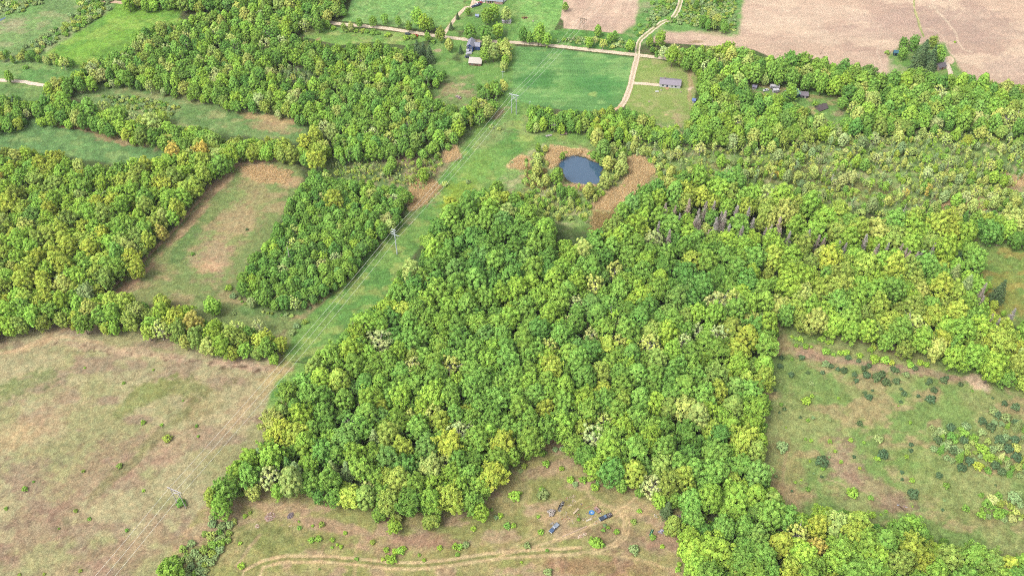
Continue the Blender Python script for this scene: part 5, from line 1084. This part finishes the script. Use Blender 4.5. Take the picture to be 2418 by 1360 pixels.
m = MB(); m.block((-1.5, 1.1, -.62, .62), (-1.4, .9, -.3, .3), .05, .55); m.block((1.1, 1.9, -.6, .6), (.9, 1.4, -.28, .28), .05, .5); m.build('hull', paint((50, 120, 76), .4), root); MB().box(-1.4, .9, -.05, .05, .55, .62).build('keel', paint((226, 236, 230)), root)
p = at(1551, 218.5); root = tag(empty('propane_tank', p, .05), 'white propane tank on the lawn below the ranch house', 'tank')
MB().rod((-1.1, 0, .65), (1.1, 0, .65), .5, .5, 14).build('tank_shell', paint((244, 244, 240), .3), root); MB().box(-.8, -.6, -.4, .4, 0, .4).box(.6, .8, -.4, .4, 0, .4).build('cradle', paint((150, 150, 150)), root); MB().rod((0, 0, 1.1), (0, 0, 1.35), .16, .16, 8).build('valve_dome', paint((210, 210, 210)), root)
for a, b, nm, lb, c in ((1561, 214, 'planter', 'small white planter near the propane tank', (240, 236, 224)), (1607, 218.5, 'planter', 'pale planter right of the ranch house', (228, 216, 200)), (1532, 241.5, 'planter', 'pale planter low on the lawn', (236, 220, 200)), (1259, 51.5, 'planter', 'white tub on the far lawn', (244, 236, 220))):
    q = at(a, b); root = tag(empty(nm, q), lb, 'planter', 'planters on the lawns'); MB().block((-.4, .4, -.4, .4), (-.55, .55, -.5, .5), 0, .5).build('tub', paint(c), root); MB().block((-.45, .45, -.4, .4), (-.2, .2, -.2, .2), .5, .7).build('soil_mound', paint((180, 160, 130)), root)
car('white abandoned car in the small pasture left of the corridor', (1078, 229), (1087, 234), (206, 176, 168), 4.2)
car('red car by the hedge of the north pasture', (975, 84), (986, 87), (216, 70, 52), 4.2)
car('dark car behind the red one', (958, 81), (968, 83), (54, 76, 80), 4.0)
car('black car parked between the farmhouse and shed', (1098, 136), (1111, 137), (48, 56, 86), 4.2)
car('white van parked below the blue farmhouse', (1101, 129.5), (1113, 128), (222, 222, 232), 4.2, None, 'parked_van', True, 'van')
car('white car on the far farm driveway', (1122, 14), (1131, 11), (236, 236, 240), 4.0)
car('dark blue car beside the white one on the far driveway', (1126, 15), (1135, 12), (44, 50, 90), 3.9)
car('small red car nearest the brick house', (1130, 10), (1137, 8), (190, 60, 70), 3.4)
car('white van by the brick house corner', (1186, 8), (1195, 1), (232, 232, 238), 4.2, None, 'parked_van', True, 'van')
car('silver car above the far driveway', (1134, 5.5), (1145, 5), (226, 226, 224), 4.0)
car('navy car near the driveway bend', (1116, 18), (1122, 16), (60, 70, 100), 3.6)
for i, (a, b, c, lb) in enumerate(((2212, 210, (230, 220, 228), 'pale car at the top of the junkyard'), (2222, 218, (90, 90, 130), 'slate blue car in the middle of the junkyard'), (2232, 226, (226, 226, 232), 'white car by the tan bush in the junkyard'), (2246, 228, (60, 56, 80), 'dark car at the eastern end of the junkyard'), (2225, 236, (180, 120, 110), 'rust red car lowest in the junkyard'), (2186, 218, (170, 190, 214), 'pale blue van left of the junkyard'))):
    car(lb, (a - 5, b + (i % 3) - 1), (a + 5, b - (i % 3) + 1), c, 4.2, 'junkyard cars', 'parked_car' if i < 5 else 'parked_van', i == 5, 'car' if i < 5 else 'van')
def caravan(label, f, r, length, c, w=1.15, h=2.4, stripe=(60, 64, 90), nm='caravan'):
    p, rz, _ = heading(f, r); root = tag(empty(nm, p, rz), label, nm.replace('_', ' ')); k = length / 2
    MB().block((-k, k, -w, w), (-k + .15, k - .25, -w + .08, w - .08), .5, h).build('body', paint(c, .4), root)
    s = MB()
    for i in range(int(length / 1.4)): x = -k + .6 + i * 1.4; s.box(x, x + .9, -w - .03, w + .03, 1.2, 1.8)
    s.build('windows', GLASS, root); MB().box(-k + .1, k - .2, -w - .02, w + .02, .55, .95).build('stripe', paint(stripe), root); MB().box(-.5, .4, -.4, .4, h, h + .25).build('roof_vent', paint((210, 210, 215)), root); wheels(root, (-.4, .4), w, .32)
caravan('long white camper bus with dark side at the edge of the clearing', (1818, 208), (1839, 209), 6.4, (240, 236, 240))
caravan('rounded white caravan partly under the trees in the clearing', (1824, 219), (1838, 217), 4.4, (238, 234, 238), stripe=(200, 196, 210))
car('white car beside the caravan in the clearing', (1803, 216), (1813, 214), (238, 236, 236), 4.0)
car('blue covered car behind trees east of the camper bus', (1862, 202), (1869, 205), (130, 160, 210), 3.8)
p, rz, _ = heading((1289, 323), (1303, 320)); root = tag(empty('jon_boat', p, rz), 'pale grey flat boat on the grass below the tree row', 'boat')
MB().block((-1.7, 1.7, -.5, .5), (-1.9, 2.1, -.75, .75), .05, .5).build('hull', paint((206, 196, 190), .4), root); MB().box(-.9, -.6, -.7, .7, .5, .56).box(.7, 1.0, -.7, .7, .5, .56).build('bench_seat', paint((150, 150, 160)), root)
car('pink and white small wagon at the foot of the tree row', (1331, 317), (1338, 317), (226, 170, 176), 2.6)
log('grey board beside the small pink wagon', (1322, 320), (1330, 319), .4, (214, 196, 184), 'board')
def snag(b, vtop, label):
    p = at(*b); h = rise(p, vtop); root = tag(empty('bare_tree', p), label, 'dead tree', 'bare dead trunks'); MB().rod((0, 0, -.2), (.5, .1, h), .28, .1, 7).build('trunk', MPALE, root)
    m = MB()
    for i in range(5): z = h * (.45 + .1 * i); a = i * 2.2; m.rod((.5 * z / h, 0, z), (.5 * z / h + math.cos(a) * 1.2, math.sin(a) * 1.2, z + .9), .08, .03, 4)
    m.build('limb', MPALE, root)
snag((825, 386), 350, 'tall bare pale trunk in the scrub above the corridor wood')
snag((922, 502), 482, 'white bare trunk at the right edge of the corridor wood')
snag((1960, 434), 412, 'bare white trunk in the brushy marsh')
snag((2125, 518), 482, 'forked bare grey trunk at the marsh edge of the oaks')
snag((1240, 660), 630, 'bare grey trunk in a gap of the central wood')
snag((688, 632), 580, 'pair of grey bare trunks inside the corridor wood')
snag((2205, 300), 270, 'pale bare trunk in the upper marsh')


# ---------------------------------------------------------------- air
hz = bpy.data.materials.new('air'); hz.use_nodes = True; t = hz.node_tree; t.nodes.clear()
ho = t.nodes.new('ShaderNodeOutputMaterial'); hv = t.nodes.new('ShaderNodeVolumePrincipled')
hv.inputs['Color'].default_value = (.9, .95, 1, 1); hv.inputs['Density'].default_value = .00003; hv.inputs['Anisotropy'].default_value = .2
t.links.new(hv.outputs[0], ho.inputs['Volume'])
tag(MB().box(-6400, 6400, -6400, 7200, -1.3, H + 6).build('haze', hz), kind='stuff')
